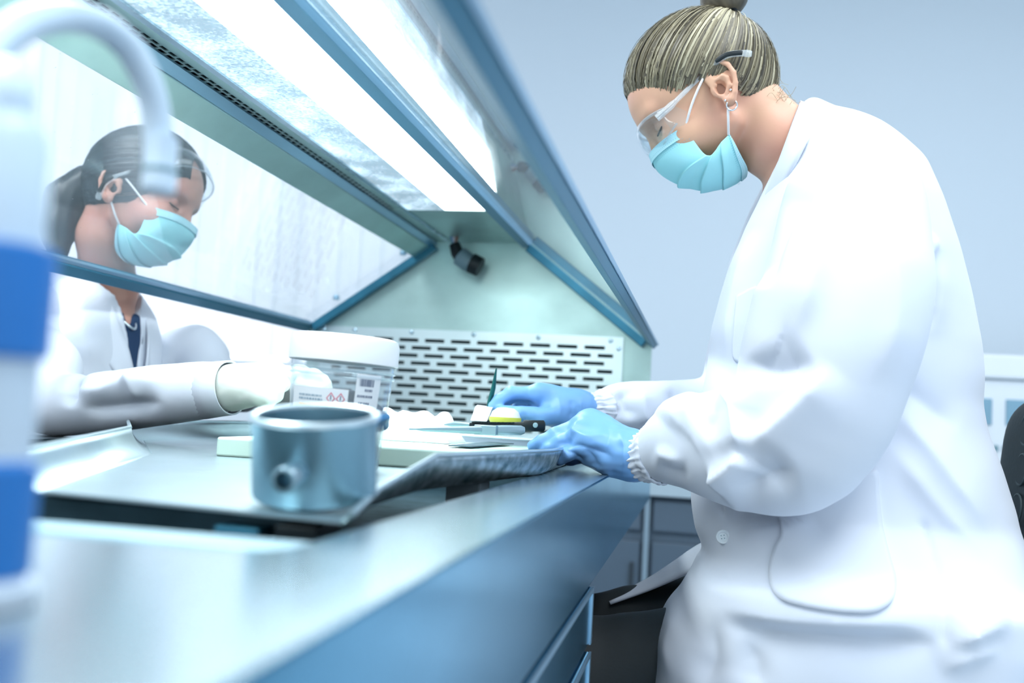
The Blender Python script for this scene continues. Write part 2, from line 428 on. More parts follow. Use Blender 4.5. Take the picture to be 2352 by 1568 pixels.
nt.links.new(ad.outputs[0], rp.inputs[0]); nt.links.new(rp.outputs[0], pb.inputs['Emission Strength']); pb.inputs['Emission Color'].default_value = (0.62, 0.82, 0.96, 1)
yslab('glowing_ceiling_strip', -0.612, -0.535, CZ, CZ+0.006, SPECK, y1=1.96)
yslab('ceiling_strip', -0.655, -0.4395, CZ, CZ+0.006, STEEL_GREEN, y0=1.96)
yslab('ceiling_beam', -0.676, -0.668, CZ-0.003, CZ+0.03, STEEL)
yslab('ceiling_beam', -0.622, -0.612, CZ-0.003, CZ+0.03, STEEL)
# the vent strip: two staggered rows of slots
bm = bmesh.new()
def vq(x0, x1, y0, y1):
    bm.faces.new([bm.verts.new(p) for p in ((x0, y0, CZ+0.004), (x0, y1, CZ+0.004), (x1, y1, CZ+0.004), (x1, y0, CZ+0.004))])
VX = [-0.668, -0.663, -0.6555, -0.6525, -0.645, -0.622]
for (a, b_) in ((0, 1), (2, 3), (4, 5)): vq(VX[a], VX[b_], HY0, HY1)
for row, (a, b_) in enumerate(((1, 2), (3, 4))):
    y = HY0 + 0.010*row
    while y < HY1 - 0.02:
        vq(VX[a], VX[b_], y, y+0.005); y += 0.020
vent = bm_obj('vent_strip', bm, STEEL_GREEN, hd)
so = vent.modifiers.new('solid', 'SOLIDIFY'); so.thickness = 0.0015
yslab('vent_duct', -0.667, -0.626, CZ+0.010, CZ+0.05, VOID)
DIFF = mat('lamp_diffuser', (0.9, 0.93, 0.95), 0.4, emit=((0.90, 0.98, 1.0), 3.4))
lamp_d = yslab('lamp_diffuser', -0.535, -0.4395, CZ+0.001, CZ+0.005, DIFF, y0=HY0, y1=1.96)
yslab('lamp_housing', -0.66, -0.435, CZ+0.052, CZ+0.075, STEEL)
hl = area_light('hood_lamp', (-0.487, 0.83, CZ-0.002), (0, 0, 0), 0.09, 2.2, 6.2, (0.86, 0.98, 1.0))
hl.parent = lamp_d

# sloping sides: glass, upper and lower rails, end bars
def side(A, B, nm, inward):
    """A lower edge (x,z), B upper edge (x,z)"""
    a = Vector((A[0], 0, A[1])); b = Vector((B[0], 0, B[1])); u = (b-a).normalized(); n = Vector((0, 1, 0)).cross(u)
    if n.x * inward < 0: n = -n
    L = (b-a).length
    def slab(name, s0, s1, t0, t1, m, y0=HY0, y1=HY1, bev=0.0):
        pts = [a+u*s0+n*t0, a+u*s1+n*t0, a+u*s1+n*t1, a+u*s0+n*t1]
        return prism(name, [(p.x, y0, p.z) for p in pts], (0, y1-y0, 0), m, hd, bev)
    return slab, L
slab, L = side(PL, PLT, 'left', 1)
slab('glass_pane', 0.012, L-0.02, -0.002, 0.002, PANE)
slab('lower_rail', -0.012, 0.012, -0.010, 0.010, RAIL, bev=0.002)
slab('rail_lip', 0.0125, 0.020, 0.0025, 0.008, RAIL_LIGHT)
slab('upper_rail', L-0.062, L-0.016, 0.0025, 0.010, STEEL_GREEN, bev=0.001)
slab('seal_strip', L-0.0155, L+0.001, 0.001, 0.007, RAIL_LIGHT)
slab('end_bar', 0.014, L-0.005, 0.004, 0.024, RAIL, HY1-0.026, HY1-0.0008, 0.002)
for s in (0.10, 0.30):
    lathe('clamp_screw', [(0, 0.012), (0.006, 0.011), (0.008, 0.006), (0.008, 0)], Vector((PL[0], HY1-0.02, PL[1])) + Vector((PLT[0]-PL[0], 0, PLT[1]-PL[1])).normalized()*s + Vector((-0.006, 0, 0.010)), RAIL_LIGHT, hd, 14)
slab, L = side(PR, PRT, 'right', -1)
slab('glass_pane', 0.012, L-0.006, -0.002, 0.002, PANE)
slab('lower_rail', -0.016, 0.016, -0.0075, -0.0025, RAIL_LIGHT, bev=0.0008)
slab('rail_lip', -0.014, 0.008, -0.0024, 0.009, RAIL, bev=0.001)
yslab('upper_rail', -0.4385, -0.4165, CZ-0.010, CZ+0.004, RAIL_BLUE, bev=0.001)
slab('end_bar', 0.010, L-0.002, 0.004, 0.024, RAIL, HY1-0.026, HY1-0.0008, 0.002)

# cable outlet at the end of the lamp
co = tube('cable_outlet', [(-0.5911,2.2700,1.3951),(-0.5834,2.2700,1.3743),(-0.5742,2.2700,1.3621)], [0.013, 0.0155, 0.0155], BLACK, hd, 16)
tube('sleeve', [(-0.5745,2.2620,1.3649),(-0.5536,2.2620,1.3509),(-0.5375,2.2620,1.3451)], [0.0225, 0.0225, 0.0215], GREYP, co, 18)
tube('end_cap', [(-0.5434,2.2550,1.3479),(-0.5218,2.2550,1.3382)], [0.0242, 0.0230], BLACK, co, 18)
for dx, m in ((0, WHITEP), (7, mat('brown_wire', (0.32, 0.17, 0.12), 0.5)), (-6, mat('blue_wire', (0.25, 0.45, 0.7), 0.5))):
    p0 = Vector((-0.6039,2.2400,1.4515)); p1 = Vector((-0.5899,2.2700,1.3930)); off = Vector((dx*0.0011, 0, 0))
    tube('wire', catmull([p0+off, (p0+p1)/2+off*1.5+Vector((0.004, 0, 0)), p1], 4), 0.004, m, co, 8)

# ------------------------------------------------------------------ scoop tray in the well
TRM = mat('tray_steel', (0.62, 0.74, 0.78), 0.32, 1.0, noise=(10, 0.12), bump=(25, 0.04))
STAIN = mat('tray_stained_steel', (0.50, 0.60, 0.64), 0.35, 0.9, noise=(75, 0.0, (1, 0.7, 1), (0.05, 0.13, 0.15)), bump=(60, 0.15))
ty = empty('scoop_tray', (-0.45, 1.2, 0.93), 'shallow steel scoop tray with flared rim lying in the table well', 'tray')
out = [(-0.425, 0.597), (-0.205, 0.562), (-0.228, 0.66), (-0.243, 0.83), (-0.192, 1.18), (-0.205, 1.75), (-0.80, 1.75), (-0.80, 1.34), (-0.612, 1.045)]
zf = 0.9305
bm = bmesh.new()
fv = [bm.verts.new((x, y, zf)) for x, y in out]; bm.faces.new(fv)
fl = bm_obj('tray_floor', bm, TRM, ty)
so = fl.modifiers.new('solid', 'SOLIDIFY'); so.thickness = 0.002; so.offset = -1
def flange(seg, hts, outs, m, name, n=7):
    """a curved flaring rim along the outline points seg, with heights and outward reach per point"""
    pts = [Vector((out[i % len(out)][0], out[i % len(out)][1], 0)) for i in seg]
    nrm = []
    for k, p in enumerate(pts):
        d = Vector((0, 0, 0))
        if k > 0: d += (p - pts[k-1]).normalized()
        if k < len(pts)-1: d += (pts[k+1] - p).normalized()
        d.normalize(); nn = Vector((d.y, -d.x, 0))
        sc = 1.0
        if 0 < k < len(pts)-1:
            e = (pts[k+1]-p).normalized(); sc = 1/max(0.5, abs(nn.dot(Vector((e.y, -e.x, 0)))))
        nrm.append(nn*sc)
    v = []; f = []
    for k, p in enumerate(pts):
        for j in range(n+1):
            t = j/n; ang = t*math.radians(72)
            o_ = outs[k]*(math.sin(ang)/math.sin(math.radians(72))); h_ = hts[k]*((1-math.cos(ang))/(1-math.cos(math.radians(72))))
            q = p + nrm[k]*o_; v.append((q.x, q.y, zf+h_))
    for k in range(len(pts)-1):
        for j in range(n):
            f.append((k*(n+1)+j, (k+1)*(n+1)+j, (k+1)*(n+1)+j+1, k*(n+1)+j+1))
    o = sharp(mesh(name, v, f, m, ty), 30)
    s_ = o.modifiers.new('solid', 'SOLIDIFY'); s_.thickness = 0.003; s_.offset = 0
    tube('rolled_edge', [v[k*(n+1)+n] for k in range(len(pts))], 0.0024, TRM, o, 8)
    return o
flange([5, 6, 7, 8, 9], [0.026, 0.028, 0.030, 0.031, 0.025], [0.018, 0.020, 0.024, 0.026, 0.026], TRM, 'left_rim')
flange([1, 2, 3, 4, 5], [0.006, 0.013, 0.031, 0.029, 0.026], [0.006, 0.012, 0.022, 0.020, 0.018], STAIN, 'right_rim')

# ------------------------------------------------------------------ cutting board and things on it
BOARD = mat('pale_green_board', (0.70, 0.95, 0.84), 0.45, sss=0.0, noise=(14, 0.06))
bd = mesh('cutting_board', [(-0.555,1.085,0.932),(-0.232,1.115,0.932),(-0.215,1.44,0.932),(-0.555,1.44,0.932),(-0.555,1.085,0.955),(-0.232,1.115,0.955),(-0.215,1.44,0.955),(-0.555,1.44,0.955)],
          [(0,3,2,1),(4,5,6,7),(0,1,5,4),(1,2,6,5),(2,3,7,6),(3,0,4,7)], BOARD)
bevel(bd, 0.003, 3)
tag(bd, 'thick pale green-white cutting board lying on the scoop tray', 'board')
PAPER = mat('white_tissue', (0.93, 0.95, 0.95), 0.9)
def tissue(name, cx, cy, w, d, z0, h, seed, label):
    r = np.random.default_rng(seed); nx, ny = 40, 22; v = []; f = []
    ph = r.uniform(0, 6.28, 8)
    for j in range(ny+1):
        for i in range(nx+1):
            u, w_ = i/nx, j/ny
            x = cx + (u-0.5)*w + 0.004*math.sin(17*w_+ph[0]); y = cy + (w_-0.5)*d + 0.006*math.sin(23*u+ph[1])
            e = min(1, min(u, 1-u)*9)*min(1, min(w_, 1-w_)*6)
            z = z0 + e*(h*(0.72 + 0.16*w_ + 0.05*math.sin(31*u+ph[2]) + 0.07*math.sin(47*u+9*w_+ph[3]) + 0.05*math.sin(14*w_+ph[4]+5*u)))
            v.append((x, y, z))
    for j in range(ny):
        for i in range(nx): f.append((j*(nx+1)+i, j*(nx+1)+i+1, (j+1)*(nx+1)+i+1, (j+1)*(nx+1)+i))
    # closed underneath
    n0 = len(v)
    ring = [i for i in range(nx+1)] + [j*(nx+1)+nx for j in range(1, ny+1)] + [ny*(nx+1)+i for i in range(nx-1, -1, -1)] + [j*(nx+1) for j in range(ny-1, 0, -1)]
    f.append(tuple(reversed(ring)))
    return tag(mesh(name, v, f, PAPER, None, True), label, 'tissue')
tissue('tissue_pad', -0.452, 1.37, 0.235, 0.12, 0.9555, 0.045, 3, 'crumpled white tissue pad heaped on the back of the cutting board')
INSTR = mat('instrument_steel', (0.34, 0.47, 0.52), 0.35, 0.9)
ru = mesh('steel_ruler', [(*(-0.3027,1.1912,0.9570),), (*(-0.2749,1.1945,0.9570),), (-0.262, 1.41, 0.9575), (-0.300, 1.41, 0.9575)] + [(p[0], p[1], p[2]+0.0012) for p in ((-0.3027,1.1912,0.9570), (-0.2749,1.1945,0.9570), (-0.262, 1.41, 0.9575), (-0.300, 1.41, 0.9575))],
          [(0,3,2,1),(4,5,6,7),(0,1,5,4),(1,2,6,5),(2,3,7,6),(3,0,4,7)], mat('ruler_steel', (0.12, 0.20, 0.24), 0.55, 0.3, noise=(60, 0.3)))
tag(ru, 'flat grey steel ruler lying on the front of the cutting board', 'ruler')
fo = empty('steel_forceps', (-0.2930,1.2500,0.9775), 'bright steel forceps lying across the cutting board above the ruler', 'forceps')
a = Vector((-0.3445,1.1600,0.9755)); b = Vector((-0.2176,1.2400,0.9807))
for dy, nm in ((-0.004, 'arm'), (0.006, 'arm')):
    pts = [a + Vector((0, dy*0.2, 0)), a.lerp(b, 0.25)+Vector((0, dy, 0)), a.lerp(b, 0.6)+Vector((0, dy*1.2, 0)), a.lerp(b, 0.85)+Vector((0, dy, 0)), b]
    tube(nm, catmull(pts, 4), [0.0011]*2+[0.0025+0.0004*k for k in range(10)]+[0.0062]*4+[0.004], INSTR, fo, 10, sx=1.0, sy=0.35)
box('grip_plate', tuple(a.lerp(b, 0.66)-Vector((0.014, 0.009, 0.006))), tuple(a.lerp(b, 0.66)+Vector((0.014, 0.010, 0.006))), INSTR, fo, 0.001)
sk = empty('scalpel', (-0.2686,1.3400,0.9832), 'black-handled scalpel lying on the board beside the forceps', 'scalpel')
a = Vector((-0.3068,1.3150,0.9823)); b = Vector((-0.2081,1.3450,0.9866))
tube('handle', [a.lerp(b, t) for t in (0, 0.1, 0.5, 0.7, 0.72, 0.98, 1)], [0.003, 0.0042, 0.0046, 0.0052, 0.0078, 0.0078, 0.005], BLACK, sk, 12, sy=0.6)
for k in range(11):
    q = a.lerp(b, 0.06+0.05*k)
    lathe('grip_ridge', [(0, -0.001), (0.0035, -0.001), (0.0035, 0.001), (0, 0.001)], q + Vector((0, 0, 0.0035)), BLACK, sk, 10)
lathe('pivot', [(0.0035, 0), (0.0035, 0.002), (0, 0.0024)], a.lerp(b, 0.88)+Vector((0, -0.0045, 0.001)), INSTR, sk, 14, Matrix.Rotation(math.radians(90), 3, 'X'))
tube('blade', [Vector((-0.3406,1.3100,0.9810)), Vector((-0.3268,1.3150,0.9823)), a], [0.0006, 0.004, 0.003], INSTR, sk, 8, sy=0.2)
blk = mesh('tissue_cassette', [(-0.3304,1.4200,0.9873), (-0.3014,1.4000,0.9875), (-0.2969,1.4100,1.0066), (-0.3261,1.4300,1.0092), (-0.3344,1.4480,0.9897), (-0.3054,1.4300,0.9899), (-0.3007,1.4400,1.0095), (-0.3293,1.4550,1.0115)],
           [(0,1,2,3),(7,6,5,4),(0,4,5,1),(1,5,6,2),(2,6,7,3),(3,7,4,0)], WHITEP)
bevel(blk, 0.001); tag(blk, 'small white tissue cassette standing tilted under the green forceps tip', 'cassette')
yc = empty('sample_pot', (-0.2716,1.4000,0.9898), 'small sample pot with yellow base beside the blue gloved fingers', 'pot')
lathe('base', [(0, 0), (0.021, 0), (0.023, 0.003), (0.023, 0.008), (0, 0.008)], (-0.2746,1.4000,0.9872), mat('yellow_plastic', (0.72, 0.72, 0.10), 0.4), yc, 24)
lathe('bowl', [(0.022, 0.008), (0.019, 0.016), (0.012, 0.021), (0, 0.022)], (-0.2746,1.4000,0.9872), WHITEP, yc, 24)
gt = empty('green_forceps', (-0.3054,1.4400,1.0439), 'thin dark green forceps held upright by the blue gloved fingertips', 'forceps')
GREEN = mat('dark_green_metal', (0.01, 0.13, 0.12), 0.35, 0.4)
tipz = Vector((-0.3110,1.4400,1.0051))
for dy, px in ((0.0, 0), (0.006, 3)):
    tube('arm', [Vector((-0.2980,1.4300,1.0656))+Vector((0, dy*0.1, 0)), Vector((-0.3033,1.4350,1.0374))+Vector((px*0.0006, dy, 0)), Vector((-0.3080,1.4380,1.0168))+Vector((px*0.0006, dy, 0)), tipz], [0.0010, 0.0020, 0.0024, 0.0010], GREEN, gt, 10)

# ------------------------------------------------------------------ specimen jar
jr = empty('specimen_jar', (-0.375, 1.02, 0.932), 'clear plastic specimen jar with white screw lid and hazard label', 'jar')
JO = (-0.3835, 1.015, 0.9335); JR = Matrix.Rotation(math.radians(2.4), 3, 'Y') @ Matrix.Diagonal((0.97, 0.97, 0.925))
CLEAR = glass_mat('clear_jar_plastic', (0.93, 0.97, 0.99), 1.0, 0.06, 0.3, 0.16)
LIDM = mat('lid_white', (0.92, 0.94, 0.96), 0.35)
lathe('jar_body', [(0, 0.0005), (0.0475, 0.0005), (0.0495, 0.003), (0.0565, 0.116), (0.0565, 0.123)], JO, CLEAR, jr, 56, JR)
lid = lathe('lid', [(0.0585, 0.120), (0.060, 0.121), (0.0595, 0.144), (0.0575, 0.1495), (0.0525, 0.1515), (0, 0.1515)], JO, LIDM, jr, 64, JR)
for k in range(2):
    lathe('thread_ring', [(0.0568, 0.1135-0.006*k), (0.0582, 0.1125-0.006*k), (0.0582, 0.1115-0.006*k), (0.0568, 0.1105-0.006*k)], JO, CLEAR, jr, 48, JR)
FLUID = mat('formalin_fluid', (0.62, 0.50, 0.42), 0.15, alpha=0.45)
lathe('fluid', [(0, 0.003), (0.0462, 0.003), (0.0515, 0.070), (0, 0.072)], JO, FLUID, jr, 40, JR)
def blob(name, c, r, m, parent, seed, amp=0.25, nseg=20):
    q = np.random.default_rng(seed); v = []; f = []
    a_, b_ = nseg, nseg*2; ks = q.normal(size=(9, 3))*3.0; ph = q.uniform(0, 6.28, 9)
    for i in range(a_+1):
        for j in range(b_):
            th, p_ = math.pi*i/a_, 2*math.pi*j/b_
            d = np.array([math.sin(th)*math.cos(p_), math.sin(th)*math.sin(p_), math.cos(th)])
            s = 1 + amp*float(np.mean(np.sin(ks@d + ph)))*1.6
            v.append(np.array(c) + d*np.array(r)*s)
    for i in range(a_):
        for j in range(b_): f.append((i*b_+j, i*b_+(j+1) % b_, (i+1)*b_+(j+1) % b_, (i+1)*b_+j))
    return mesh(name, v, f, m, parent, True)
TISS = mat('dark_tissue', (0.10, 0.15, 0.22), 0.4, noise=(40, 0.5))
blob('specimen', (-0.375, 1.02, 1.003), (0.034, 0.030, 0.012), TISS, jr, 4)
blob('specimen', (-0.352, 1.015, 0.985), (0.026, 0.028, 0.014), mat('blue_tissue', (0.04, 0.20, 0.42), 0.4), jr, 5)
blob('specimen', (-0.372, 1.01, 0.952), (0.036, 0.032, 0.016), mat('brown_tissue', (0.45, 0.22, 0.14), 0.4, noise=(30, 0.4)), jr, 6)
def jar_patch(name, a0, a1, z0, z1, rad, m, parent, n=16):
    v = []; f = []
    for k in range(n+1):
        a = math.radians(a0 + (a1-a0)*k/n)
        for z in (z0, z1):
            r_ = rad + (0.0495 + 0.0070*(z/0.116))
            p = Vector(JO) + JR @ Vector((r_*math.cos(a), r_*math.sin(a), z)); v.append(p)
    for k in range(n): f.append((2*k, 2*k+2, 2*k+3, 2*k+1))
    return mesh(name, v, f, m, parent, True)
LABM = mat('label_paper', (0.86, 0.90, 0.94), 0.6)
lb = jar_patch('hazard_label', 227, 299, 0.034, 0.090, 0.0009, LABM, jr)
jar_patch('label_line', 240, 280, 0.0695, 0.0715, 0.0012, mat('label_orange', (0.95, 0.52, 0.10), 0.6), lb)
jar_patch('label_line', 280, 294, 0.0695, 0.0730, 0.0012, MATS['label_orange'], lb)
INK = mat('label_ink', (0.30, 0.42, 0.52), 0.7)
INKP = mat('label_ink_dark', (0.10, 0.14, 0.24), 0.7)
for z in (0.0795, 0.0755):
    a = 240
    while a < 270:
        w_ = random.uniform(1.0, 3.5); jar_patch('print', a, a+w_, z, z+0.0022, 0.0012, INK, lb, 3); a += w_+0.9
REDM = mat('hazard_red', (0.62, 0.10, 0.18), 0.6)
def on_jar(a, z, rad):
    a = math.radians(a); r_ = rad + (0.0495 + 0.0070*(z/0.116)); return Vector(JO) + JR @ Vector((r_*math.cos(a), r_*math.sin(a), z))
for ca in (280.5, 291.0):
    for s, m, dr in ((1.0, REDM, 0.0012), (0.74, LABM, 0.0014)):
        c = [(ca, 0.079+0.0068*s), (ca+5.0*s, 0.079), (ca, 0.079-0.0068*s), (ca-5.0*s, 0.079)]
        mesh('hazard_diamond', [on_jar(a, z, dr) for a, z in c], [(0, 3, 2, 1)], m, lb)
    jar_patch('hazard_mark', ca-0.6, ca+0.6, 0.0775, 0.0825, 0.0016, INKP, lb, 2)
    jar_patch('hazard_mark', ca-(0.6 if ca < 285 else 1.7), ca+(0.6 if ca < 285 else 1.7), 0.0755, 0.0766, 0.0016, INKP, lb, 2)
sl = jar_patch('barcode_label', 306, 337, 0.060, 0.109, 0.0009, LABM, jr)
a = 310.0
while a < 328:
    w_ = random.choice((0.35, 0.6, 1.0)); jar_patch('bar', a, a+w_, 0.0955, 0.1035, 0.0012, INKP, sl, 1); a += w_ + random.choice((0.5, 0.8))
for z, a0, a1 in ((0.090, 317, 327), (0.083, 309, 328), (0.075, 311, 324)):
    a = a0
    while a < a1:
        w_ = random.uniform(0.8, 2.0); jar_patch('print', a, min(a+w_, a1), z, z+0.0026, 0.0012, INKP, sl, 2); a += w_+0.8

# ------------------------------------------------------------------ steel cup with a hollow stub, leaning a little forward
cu = empty('steel_cup', (-0.247, 0.625, 0.932), 'round brushed steel cup with hollow side stub standing at the tray front', 'cup')
CO = (-0.2475, 0.626, 0.9382); CR = Matrix.Rotation(math.radians(9.5), 3, 'X') @ Matrix.Diagonal((1, 1, 0.95))
lathe('cup_wall', [(0, 0), (0.036, 0), (0.0395, 0.0025), (0.0405, 0.006), (0.0405, 0.053), (0.0412, 0.055), (0.0412, 0.0575), (0.040, 0.0585), (0.0378, 0.0575), (0.0375, 0.054), (0.0375, 0.004), (0, 0.0035)], CO, STEEL_CUP, cu, 64, CR)
lathe('rim', [(0.0408, 0.0550), (0.0421, 0.0565), (0.0417, 0.0588), (0.0395, 0.0596), (0.0372, 0.0588), (0.0370, 0.0568)], CO, mat('rim_steel', (0.72, 0.82, 0.86), 0.3, 1.0), cu, 64, CR)
c0 = Vector((-0.2433,0.5900,0.9580)); da = (Vector((-0.2434,0.5620,0.9530)) - c0).normalized()
hp = [(0.0074, -0.004), (0.0080, 0.0), (0.0080, 0.026), (0.0074, 0.0272), (0.0056, 0.0272), (0.0050, 0.025), (0.0050, 0.006), (0, 0.006)]
lathe('handle_stub', hp, c0, STEEL, cu, 24, Vector((0, 0, 1)).rotation_difference(da).to_matrix())
lathe('weld_ring', [(0.0080, 0.001), (0.0100, 0.0), (0.0112, -0.003)], c0, STEEL_DARK, cu, 24, Vector((0, 0, 1)).rotation_difference(da).to_matrix())

# ------------------------------------------------------------------ gooseneck tap in the near left corner
tp = empty('gooseneck_tap', (-0.225, 0.285, 0.93), 'white gooseneck water tap with blue bands on its column, nearest the camera', 'tap')
TAPW = mat('tap_white', (0.66, 0.78, 0.90), 0.3); TAPB = mat('tap_blue', (0.015, 0.20, 0.62), 0.4)
TO = (-0.229, 0.285, 0.9305)
lathe('column', [(0, 0), (0.022, 0), (0.022, 0.006), (0.017, 0.010), (0.017, 0.110), (0.015, 0.122), (0.015, 0.150), (0.010, 0.158), (0, 0.158)], TO, TAPW, tp, 32)
lathe('blue_band', [(0.0172, 0.008), (0.0195, 0.010), (0.0195, 0.044), (0.0172, 0.046)], TO, TAPB, tp, 32)
lathe('blue_band', [(0.0165, 0.078), (0.0195, 0.080), (0.0195, 0.114), (0.0150, 0.116)], TO, TAPB, tp, 32)
neck = [(-0.229, 0.285, 1.08), (-0.229, 0.286, 1.100), (-0.2686,0.3150,1.1142), (-0.2740,0.3400,1.1404), (-0.2781,0.3650,1.1561), (-0.2829,0.3900,1.1669), (-0.2821,0.4100,1.1705), (-0.2774,0.4250,1.1649), (-0.2715,0.4350,1.1489), (-0.2688,0.4400,1.1297), (-0.2667,0.4400,1.1090)]
tube('gooseneck', catmull(neck, 5), 0.0072, TAPW, tp, 18, ang=80)
lathe('nozzle', [(0, 0), (0.0064, 0), (0.0082, 0.002), (0.0082, 0.010), (0.0076, 0.012), (0.0076, 0.028), (0, 0.028)], (-0.2657,0.4400,1.0979), TAPW, tp, 24)
lathe('nozzle_ring', [(0.0078, 0.0100), (0.0086, 0.0105), (0.0086, 0.0125), (0.0078, 0.013)], (-0.2657,0.4400,1.0979), GREYP, tp, 24)

# ------------------------------------------------------------------ organic shapes: distance fields meshed by surface nets
def axis(*segs):
    out = []
    for a, b, h in segs:
        n = max(1, int(round((b-a)/h))); out += list(np.linspace(a, b, n, endpoint=False))
    out.append(segs[-1][1]); return np.array(out, np.float32)

class Field:
    def __init__(self, xs, ys, zs):
        self.ax = (np.asarray(xs, np.float32), np.asarray(ys, np.float32), np.asarray(zs, np.float32))
        self.F = np.full([len(a) for a in self.ax], 0.08, np.float32)
    def add(self, prim, k=0.0, sub=False):
        fn, lo, hi = prim; m = max(0.02, k*1.2)
        sl = []
        for d in range(3):
            i0 = int(np.searchsorted(self.ax[d], lo[d]-m)); i1 = int(np.searchsorted(self.ax[d], hi[d]+m))
            if i1 <= i0: return self
            sl.append(slice(i0, i1))
        X = self.ax[0][sl[0]][:, None, None]; Y = self.ax[1][sl[1]][None, :, None]; Z = self.ax[2][sl[2]][None, None, :]
        d = fn(X, Y, Z).astype(np.float32); a = self.F[tuple(sl)]
        if sub:
            d = -d
            if k > 0:
                h = np.maximum(k-np.abs(a-d), 0)/k; r = np.maximum(a, d)+h*h*k*0.25
            else: r = np.maximum(a, d)
        elif k > 0:
            h = np.maximum(k-np.abs(a-d), 0)/k; r = np.minimum(a, d)-h*h*k*0.25
        else: r = np.minimum(a, d)
        self.F[tuple(sl)] = r
        return self
    def nets(self):
        F = self.F; S = F < 0; nx, ny, nz = F.shape; ax = self.ax
        c = np.zeros((nx-1, ny-1, nz-1), np.uint8)
        for i in (0, 1):
            for j in (0, 1):
                for k in (0, 1): c += S[i:nx-1+i, j:ny-1+j, k:nz-1+k]
        act = (c > 0) & (c < 8); I, J, K = np.nonzero(act); n = len(I)
        idx = np.full(act.shape, -1, np.int64); idx[I, J, K] = np.arange(n)
        acc = np.zeros((n, 3)); cnt = np.zeros(n)
        cr = [(i, j, k) for i in (0, 1) for j in (0, 1) for k in (0, 1)]
        for a in cr:
            for d in range(3):
                if a[d]: continue
                b = list(a); b[d] = 1
                fa = F[I+a[0], J+a[1], K+a[2]]; fb = F[I+b[0], J+b[1], K+b[2]]
                m = (fa < 0) != (fb < 0); t = np.where(m, fa/np.where(m, fa-fb, 1), 0)
                pa = np.stack([ax[0][I+a[0]], ax[1][J+a[1]], ax[2][K+a[2]]], 1); pb = np.stack([ax[0][I+b[0]], ax[1][J+b[1]], ax[2][K+b[2]]], 1)
                acc += np.where(m[:, None], pa+(pb-pa)*t[:, None], 0); cnt += m
        V = acc/np.maximum(cnt, 1)[:, None]
        Q = []
        e = S[:-1, 1:-1, 1:-1] != S[1:, 1:-1, 1:-1]; i, j, k = np.nonzero(e); j += 1; k += 1; fl = S[i, j, k]
        q = np.stack([idx[i, j-1, k-1], idx[i, j, k-1], idx[i, j, k], idx[i, j-1, k]], 1); Q.append(np.where(fl[:, None], q, q[:, ::-1]))
        e = S[1:-1, :-1, 1:-1] != S[1:-1, 1:, 1:-1]; i, j, k = np.nonzero(e); i += 1; k += 1; fl = S[i, j, k]
        q = np.stack([idx[i-1, j, k-1], idx[i-1, j, k], idx[i, j, k], idx[i, j, k-1]], 1); Q.append(np.where(fl[:, None], q, q[:, ::-1]))
        e = S[1:-1, 1:-1, :-1] != S[1:-1, 1:-1, 1:]; i, j, k = np.nonzero(e); i += 1; j += 1; fl = S[i, j, k]
        q = np.stack([idx[i-1, j-1, k], idx[i, j-1, k], idx[i, j, k], idx[i-1, j, k]], 1); Q.append(np.where(fl[:, None], q, q[:, ::-1]))
        Q = np.concatenate(Q); Q = Q[(Q >= 0).all(1)]
        return V, Q

def ell(c, r, R=None):
    c = np.asarray(c, float); r = np.asarray(r, float); R = np.eye(3) if R is None else np.asarray(R, float)   # R columns = local axes
    ext = np.sqrt(((R*r[None, :])**2).sum(1))
    def fn(X, Y, Z):
        x, y, z = X-c[0], Y-c[1], Z-c[2]
        l = [x*R[0, i]+y*R[1, i]+z*R[2, i] for i in range(3)]
        k0 = np.sqrt(sum((l[i]/r[i])**2 for i in range(3))); k1 = np.sqrt(sum((l[i]/r[i]**2)**2 for i in range(3)))
        return k0*(k0-1)/np.maximum(k1, 1e-6)
    return fn, c-ext, c+ext

def cone(a, ra, b, rb):
    a = np.asarray(a, float); b = np.asarray(b, float); d = b-a; dd = max(float(d@d), 1e-12)
    def fn(X, Y, Z):
        x, y, z = X-a[0], Y-a[1], Z-a[2]
        t = np.clip((x*d[0]+y*d[1]+z*d[2])/dd, 0, 1)
        return np.sqrt((x-t*d[0])**2+(y-t*d[1])**2+(z-t*d[2])**2)-(ra+(rb-ra)*t)
    return fn, np.minimum(a-ra, b-rb), np.maximum(a+ra, b+rb)

def chain(F, pts, rad, k):
    for (a, ra), (b, rb) in zip(zip(pts[:-1], rad[:-1]), zip(pts[1:], rad[1:])): F.add(cone(a, ra, b, rb), k)

def zloft(table, p=2.3):
    """table rows (z, x front, x back, y centre, y half width): a body whose level sections are rounded"""
    T = np.array(sorted(table)); z0, z1 = T[0, 0], T[-1, 0]
    def fn(X, Y, Z):
        zz = np.clip(Z, z0, z1)
        xf, xb, yc, b = (np.interp(zz, T[:, 0], T[:, i]) for i in (1, 2, 3, 4))
        cx = (xf+xb)/2; a = np.maximum((xb-xf)/2, 0.01)
        r = (np.abs((X-cx)/a)**p+np.abs((Y-yc)/b)**p)**(1/p)
        d = (r-1)*np.minimum(a, b)
        return np.maximum(d, np.abs(Z-(z0+z1)/2)-(z1-z0)/2)
    lo = (T[:, 1:3].min(), (T[:, 3]-T[:, 4]).min(), z0); hi = (T[:, 1:3].max(), (T[:, 3]+T[:, 4]).max(), z1)
    return fn, np.array(lo), np.array(hi)

def adjacency(nv, Q):
    e = np.concatenate([Q[:, [0, 1]], Q[:, [1, 2]], Q[:, [2, 3]], Q[:, [3, 0]]]); e = np.unique(np.sort(e, 1), axis=0)
    return e

